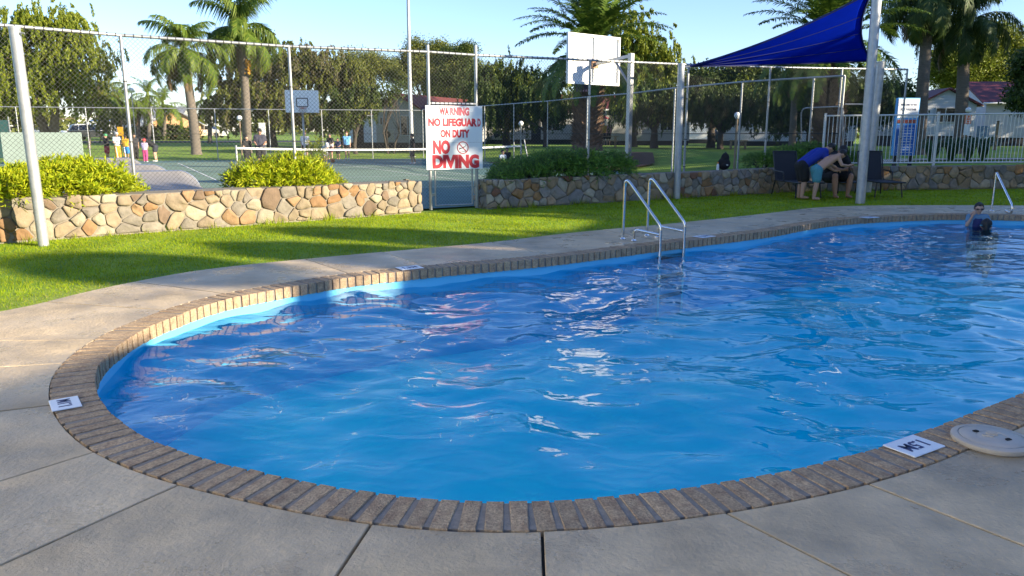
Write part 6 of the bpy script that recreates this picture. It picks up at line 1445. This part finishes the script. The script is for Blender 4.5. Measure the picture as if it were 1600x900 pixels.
house("white weatherboard cottage with a maroon roof at the right edge", (fx(1588, 60), 60), -.12, 6.4, 7, 2.75, 1.6, M_WALLW, M_ROOFM, .6, 'x', wins=((-.75, 1.75, .35, .5),), z=.62)
house("house with a tan roof and pale walls behind the caravan", (fx(240, 108), 108), .15, 9, 7, 2.6, 1.6, M_WALLC, M_ROOFG, .2, 'x', z=.9, boards=False)
house("orange walled house with a steep sunlit gable left of the white car", (fx(287, 100), 100), .35, 5.6, 9, 1.9, 1.6, M_WALLO, M_ROOFG, .2, 'y', z=.85, boards=False)
ac("air conditioner on the wall of the gabled cottage", 608, 210, 58.6); ac("air conditioner beneath the dark weeping tree", 778, 210, 71); ac("air conditioner on the shaded cottage right of the date palm", 994, 208, 63.2)
c = D(1535, 210, 58.4); t_ = thing("meter_cabinet", "blue grey meter cabinet against the right edge cottage", "cabinet", (c[0], 58.4, .6)); mm = MB(); mm.bbox((0, 0, .85), (.75, .4, 1.3), 0, .02); mm.build("casing", mat("cabinet_blue", (.08, .18, .32), .5), t_, False); mm = MB(); mm.box((0, -.205, .85), (.012, .01, 1.2)); mm.build("door_gap", M_SKIRT, t_, False)
c = D(1556, 220, 44); t_ = thing("timber_stake", "slim dark timber post on the grass at right", "post", (c[0], 44, .6)); mm = MB(); mm.box((0, 0, .75), (.12, .12, 1.7)); mm.build("stake", M_TIMBER, t_, False); mm = MB(); mm.box((0, 0, 1.62), (.14, .14, .04)); mm.build("stake_cap", M_SKIRT, t_, False)
# cafe umbrella far behind the picnic
c = D(933, 196, 58); t_ = thing("red_umbrella", "faded red umbrella in the gap right of the date palm", "umbrella", (c[0], 58, .7)); mm = MB(); mm.lathe((0, 0, 2.2), [(1.0, -.28), (.03, .18)], 8); mm.build("canopy", mat("umbrella_red", (.4, .06, .07), .8), t_, False); mm = MB(); mm.tube([(0, 0, 0), (0, 0, 2.4)], .03, 8); mm.build("mast", M_GALV, t_, False)
# caravan
cx_, cy_ = fx(222, 96), 96; zb = float(zt(cx_, cy_)); t_ = thing("caravan", "white caravan with a sloping nose and a blue awning, parked left of the orange gable", "caravan", (cx_, cy_, zb), .1); mm = MB(); prof = [(-1.8, .55), (1.3, .55), (2.3, .9), (2.0, 1.6), (1.35, 2.75), (-1.8, 2.85)]
mm.add([(p[0], y, p[1]) for y in (1.1, -1.1) for p in prof], [(5, 4, 3, 2, 1, 0), (6, 7, 8, 9, 10, 11)] + [(i, (i + 1) % 6, 6 + (i + 1) % 6, 6 + i) for i in range(6)]); mm.build("body", M_CARW, t_, False)
for x, zz, w_, h_ in ((-.7, 2.0, 1.0, .5), (.75, 1.55, .5, .35)): mm = MB(); mm.box((x, -1.11, zz), (w_, .04, h_)); mm.build("window", M_GLASS, t_, False)
mm = MB(); mm.tube([(-.2, -1.02, .36), (-.2, -.84, .36)], .36, 18); mm.build("wheel", M_RUBBER, t_, False); mm = MB(); mm.box((2.9, 0, .6), (1.4, .08, .08)); mm.build("drawbar", M_GALV, t_, False); mm = MB(); mm.box((-3.0, -1.3, 2.35), (2.2, 2.2, .06), rx=.15); mm.build("awning", mat("awning_blue", (.04, .15, .4), .7), t_, False)

def car(label, px, Y, rz, m_, Ln=4.75, Wd=1.85, Hh=1.75, group="vehicles parked beyond the court", roofm=None):
    x = fx(px, Y); zb = float(zt(x, Y)); t_ = thing("parked_car", label, "car", (x, Y, zb), rz, group); L2 = Ln / 2
    lo = [(-L2, .45), (-L2 + .05, .28), (L2 - .12, .26), (L2, .5), (L2 - .03, .82), (L2 - .35, .98), (L2 - 1.25, 1.06), (-L2 + .08, 1.08), (-L2 - .02, .9)]; hi = [(L2 - 1.3, 1.04), (L2 - 2.05, Hh - .06), (L2 - 2.5, Hh), (-L2 + .7, Hh - .02), (-L2 + .3, Hh - .15), (-L2 + .06, 1.06)]
    def ext(prof, w0, w1, name, mt, par, zlo=None):
        mm = MB(); n_ = len(prof); zs = [p[1] for p in prof]; z0, z1 = min(zs), max(zs)
        vs = [];
        for s_ in (1, -1):
            for p in prof: k = (p[1] - z0) / (z1 - z0); vs.append((p[0], s_ * (w0 + (w1 - w0) * k) / 2, p[1]))
        mm.add(vs, [tuple(range(n_ - 1, -1, -1)), tuple(range(n_, 2 * n_))] + [(i, (i + 1) % n_, n_ + (i + 1) % n_, n_ + i) for i in range(n_)]); o = mm.build(name, mt, par, False); b = o.modifiers.new("b", 'BEVEL'); b.width = .06; b.segments = 2; return o
    ext(lo, Wd, Wd, "body", m_, t_); ext(hi, Wd - .08, Wd - .45, "cabin", roofm or m_, t_)
    for s_ in (-1, 1):
        def sidey(z): return s_ * ((Wd - .08 + (-.37) * (z - 1.04) / (Hh - 1.04)) / 2 + .012)
        for quad_ in ([(L2 - 1.45, 1.1), (L2 - 2.1, Hh - .17), (L2 - 2.55, Hh - .12), (L2 - 2.55, 1.1)], [(L2 - 2.63, 1.1), (L2 - 2.63, Hh - .12), (L2 - 3.55, Hh - .13), (L2 - 3.55, 1.1)], [(L2 - 3.63, 1.1), (L2 - 3.63, Hh - .13), (-L2 + .55, Hh - .2), (-L2 + .3, 1.12)]):
            mm = MB(); mm.add([(p[0], sidey(p[1]), p[1]) for p in quad_], [(0, 1, 2, 3) if s_ > 0 else (3, 2, 1, 0)]); mm.build("window", M_GLASS, t_, False)
        for xx in (L2 - .95, -L2 + .95):
            mm = MB(); mm.lathe((0, 0, 0), [(.24, -.1), (.35, -.1), (.36, -.05), (.36, .06), (.33, .1), (.24, .1)], 22); w_ = link("wheel", mm.mesh("wheel", M_RUBBER), t_); w_.location = (xx, s_ * (Wd / 2 - .08), .36); w_.rotation_euler = (PI / 2 * s_, 0, 0)
            mm = MB(); mm.lathe((0, 0, 0), [(.235, -.02), (.235, .1), (.2, .07), (.08, .08), (.05, .1)], 18)
            rim = link("rim", mm.mesh("rim", M_RIM), w_); rim.location = (0, 0, -.005); rim.rotation_euler = (PI, 0, 0)
        mm = MB(); mm.bbox((L2 - .06, s_ * (Wd / 2 - .25), .78), (.14, .36, .16), 0, .03); mm.build("headlight", M_LAMPG, t_, False); mm = MB(); mm.bbox((-L2 + .02, s_ * (Wd / 2 - .18), .95), (.1, .2, .3), 0, .02); mm.build("tail_light", M_RED, t_, False); mm = MB(); mm.bbox((L2 - 1.55, s_ * (Wd / 2 + .1), 1.12), (.12, .2, .14), 0, .03); mm.build("mirror", m_, t_, False)
    mm = MB(); mm.add([(L2 - 1.36, y, 1.09) for y in (-.75, .75)] + [(L2 - 2.02, y, Hh - .12) for y in (.6, -.6)], [(0, 1, 2, 3)]); o = mm.build("windscreen", M_GLASS, t_, False); o.location = (.03, 0, .03)
    return t_
car("white car parked beyond the road, right of the leaning palm trunk", 336, 106, -.06, M_CARW)
car("dark four wheel drive with a pale roof parked behind the scooter kids", 158, 92, .1, M_CARD, 4.9, 1.9, 1.85, roofm=M_CARW)
car("white car half hidden behind the peppermint tree trunk", 88, 94, .05, M_CARW)
car("dark car in the shade below the far blue tent", 1098, 84, .1, M_CARD)
# low hedge at left behind the road
bush("low_hedge", "low dark hedge in front of the orange gabled house", [((fx(258, 94), 94, 1.3), (4.2, 1, 1.0)), ((fx(285, 93), 93, 1.2), (2.8, 1, .8)), ((fx(238, 94), 94, 1.1), (2.0, 1, .9))], 900, .5, .14, L_DARK, 36, None, cat="hedge", per=6)

# ------------------------------------------------------------------ unseen buildings and trees added beside the camera to shade the pool or bounce sunlight
def slabbox(name, label, cat, a0, a1, q0, q1, h0, h1, m_, roofm, face=None):
    cs = [AQ(a0, q0), AQ(a1, q0), AQ(a1, q1), AQ(a0, q1)]; c = sum(cs) / 4; t_ = thing(name, label, cat, (c[0], c[1], 0)); mm = MB(); mm.prism(ccw(np.array(cs)), -.1, h0); mm.build("wall", m_, t_)
    cs = [AQ(a0 - .6, q0 - .6), AQ(a1 + .6, q0 - .6), AQ(a1 + .6, q1 + .6), AQ(a0 - .6, q1 + .6)]; mm = MB(); mm.prism(ccw(np.array(cs)), h0, h1); mm.build("roof", roofm, t_)
    for k in range(4):
        w_ = MB(); p = AQ(a0 - .02 if face is None else face + .02, q0 + (q1 - q0) * (k + .5) / 4); ang = math.atan2((AQ(0, 1) - AQ(0, 0))[1], (AQ(0, 1) - AQ(0, 0))[0]); w_.box((p[0], p[1], 1.5), (1.6, .08, 1.1), ang); w_.build("window", M_GLASS, t_)
slabbox("shade_block", "long low unseen building, added to shade the pool from the right", "building", 12, 17, -16, 3.6, 4.4, 4.74, M_WALLC, M_ROOFG)  # added block, its roof height sets where the deck shadow ends
slabbox("bounce_block", "two storey white unseen building, added to bounce sunlight from the left", "building", -13, -7.0, -20, 1.3, 7.5, 7.8, M_WHITE, M_ROOFG, -7.0)  # added white wall facing the sun, reflects warm light into the shade
slabbox("low_shade_block", "low unseen building, added between the taller two at the right to shape their shade", "building", 12, 16, 4.85, 7.4, 2.6, 2.85, M_WALLC, M_ROOFG)  # added block, kept low so sun can pass above it
slabbox("far_shade_block", "unseen building beyond the low one, added to shade the far pool edge", "building", 12, 16, 8.65, 12.7, 4.15, 4.5, M_WALLC, M_ROOFG)  # added block that carries the shadow on along the pool
def unseen_shade_tree(label, a, q, r, z0, z1, nl, seed):
    rng = np.random.default_rng(seed); p = AQ(a, q); t_ = thing("unseen_shade_tree", label, "tree", (p[0], p[1], 0), group="unseen trees placed to shade the pool from the right"); c = np.array([p[0], p[1], (z0 + z1) / 2]); n_ = nl
    d = unit(rng.normal(size=(n_, 3))); C = c + d * np.array([r, r, (z1 - z0) / 2]) * rng.random((n_, 1)) ** .38; V, Fq = leaf_quads(C, unit(rng.normal(size=(n_, 3))), .42, .24, rng); link("crown", mesh_np("crown", V, Fq, L_DARK), t_, True)
    mm = MB(); mm.tube([(p[0], p[1], -.1), (p[0] + .1, p[1], z0 * .6), (p[0], p[1], (z0 + z1) / 2)], [.28, .22, .1], 8)
    for k in range(6): e = C[k]; mm.tube([(p[0] + .1, p[1], z0 * .7), e], [.1, .03], 5)
    mm.build("trunk", M_BARKD, t_)
ST = [(15, 15.25, 2.3, 0.2, 9.7), (16, 17.6, 2.7, 0.2, 8.8), (17, 20.6, 2.6, 0.2, 9.0), (18, 24.5, 2.8, 0.3, 8.2), (19, 29.5, 2.8, 0.4, 8.5), (21, 34.5, 3.2, 0.5, 11.2), (22, 39.5, 3.4, 0.5, 14.8), (24, 45, 3.6, 0.5, 13.6), (26, 51, 3.6, 0.5, 12.4), (28, 57, 3.4, 0.5, 13), (19.5, 8.0, 0.9, 5.4, 8.1), (24, 11.0, 1.5, 4.0, 8.4), (28, 4.2, 1.6, 4.5, 9.4), (27, 63, 4, 0.5, 16.5), (29, 70, 4, 0.5, 17), (31, 77, 4, 0.5, 17), (21, 6.2, 0.8, 7.8, 8.9), (23, 9.8, 0.7, 7.8, 9.2)]  # unseen trees, placed and sized by where their shadows should fall
for k, (a, q, r, z0, z1) in enumerate(ST):
    unseen_shade_tree("unseen leafy tree placed for its shadow, number %d along the row" % (k + 1) if False else "unseen leafy tree to the right of the pool, placed for its shadow", a, q, r, z0, z1, 5200 if r > 2 else 1800, 70 + k)

def dapple_tree(a, q, r, z0, z1, ncl, seed):  # added tree with a thin crown that lets sun dapples through
    rng = np.random.default_rng(seed); p = AQ(a, q); t_ = thing("dapple_tree", "small unseen airy tree, added to dapple the light on the pool", "tree", (p[0], p[1], 0), group="unseen airy trees added to dapple the light"); c = np.array([p[0], p[1], (z0 + z1) / 2]); P_ = c + unit(rng.normal(size=(ncl, 3))) * np.array([r, r, (z1 - z0) / 2]) * rng.random((ncl, 1)) ** .4
    C = np.repeat(P_, 22, 0) + rng.normal(size=(ncl * 22, 3)) * .2; V, Fq = leaf_quads(C, unit(rng.normal(size=C.shape)), .26, .14, rng); link("crown", mesh_np("crown", V, Fq, L_DARK), t_, True)
    mm = MB(); mm.tube([(p[0] + 3.0, p[1] - 2.4, -.1), (p[0] + 1.2, p[1] - 1, 2.6), tuple(c)], [.16, .12, .05], 8)
    for k in range(8): mm.tube([(p[0] + 1.2, p[1] - 1, 2.6), tuple(P_[k])], [.05, .015], 5)
    mm.build("trunk", M_BARKD, t_)
dapple_tree(13.0, 5.2, 1.9, 2.7, 4.7, 17, 91)
dapple_tree(13.2, 7.6, 1.5, 2.7, 4.6, 12, 92)

# ------------------------------------------------------------------ turn text and joined bodies into plain meshes
bpy.context.view_layer.update()
for o in TO_APPLY:
    if o.name in FIT:
        bb = [v[0] for v in o.bound_box]; k = FIT[o.name] / max(1e-6, max(bb) - min(bb)); o.matrix_basis = o.matrix_basis @ Matrix.Diagonal((k, 1, 1, 1))
bpy.context.view_layer.update()
dg = bpy.context.evaluated_depsgraph_get(); new = []
for o in TO_APPLY: new.append((o, bpy.data.meshes.new_from_object(o.evaluated_get(dg))))
for o, me in new:
    if o.type == 'FONT':
        r = bpy.data.objects.new(o.name + "_tmp", me); COL.objects.link(r); r.parent = o.parent; r.matrix_basis = o.matrix_basis; nm = o.name; bpy.data.objects.remove(o); r.name = nm
    else:
        o.modifiers.clear(); o.data = me
        me.polygons.foreach_set("use_smooth", [True] * len(me.polygons))
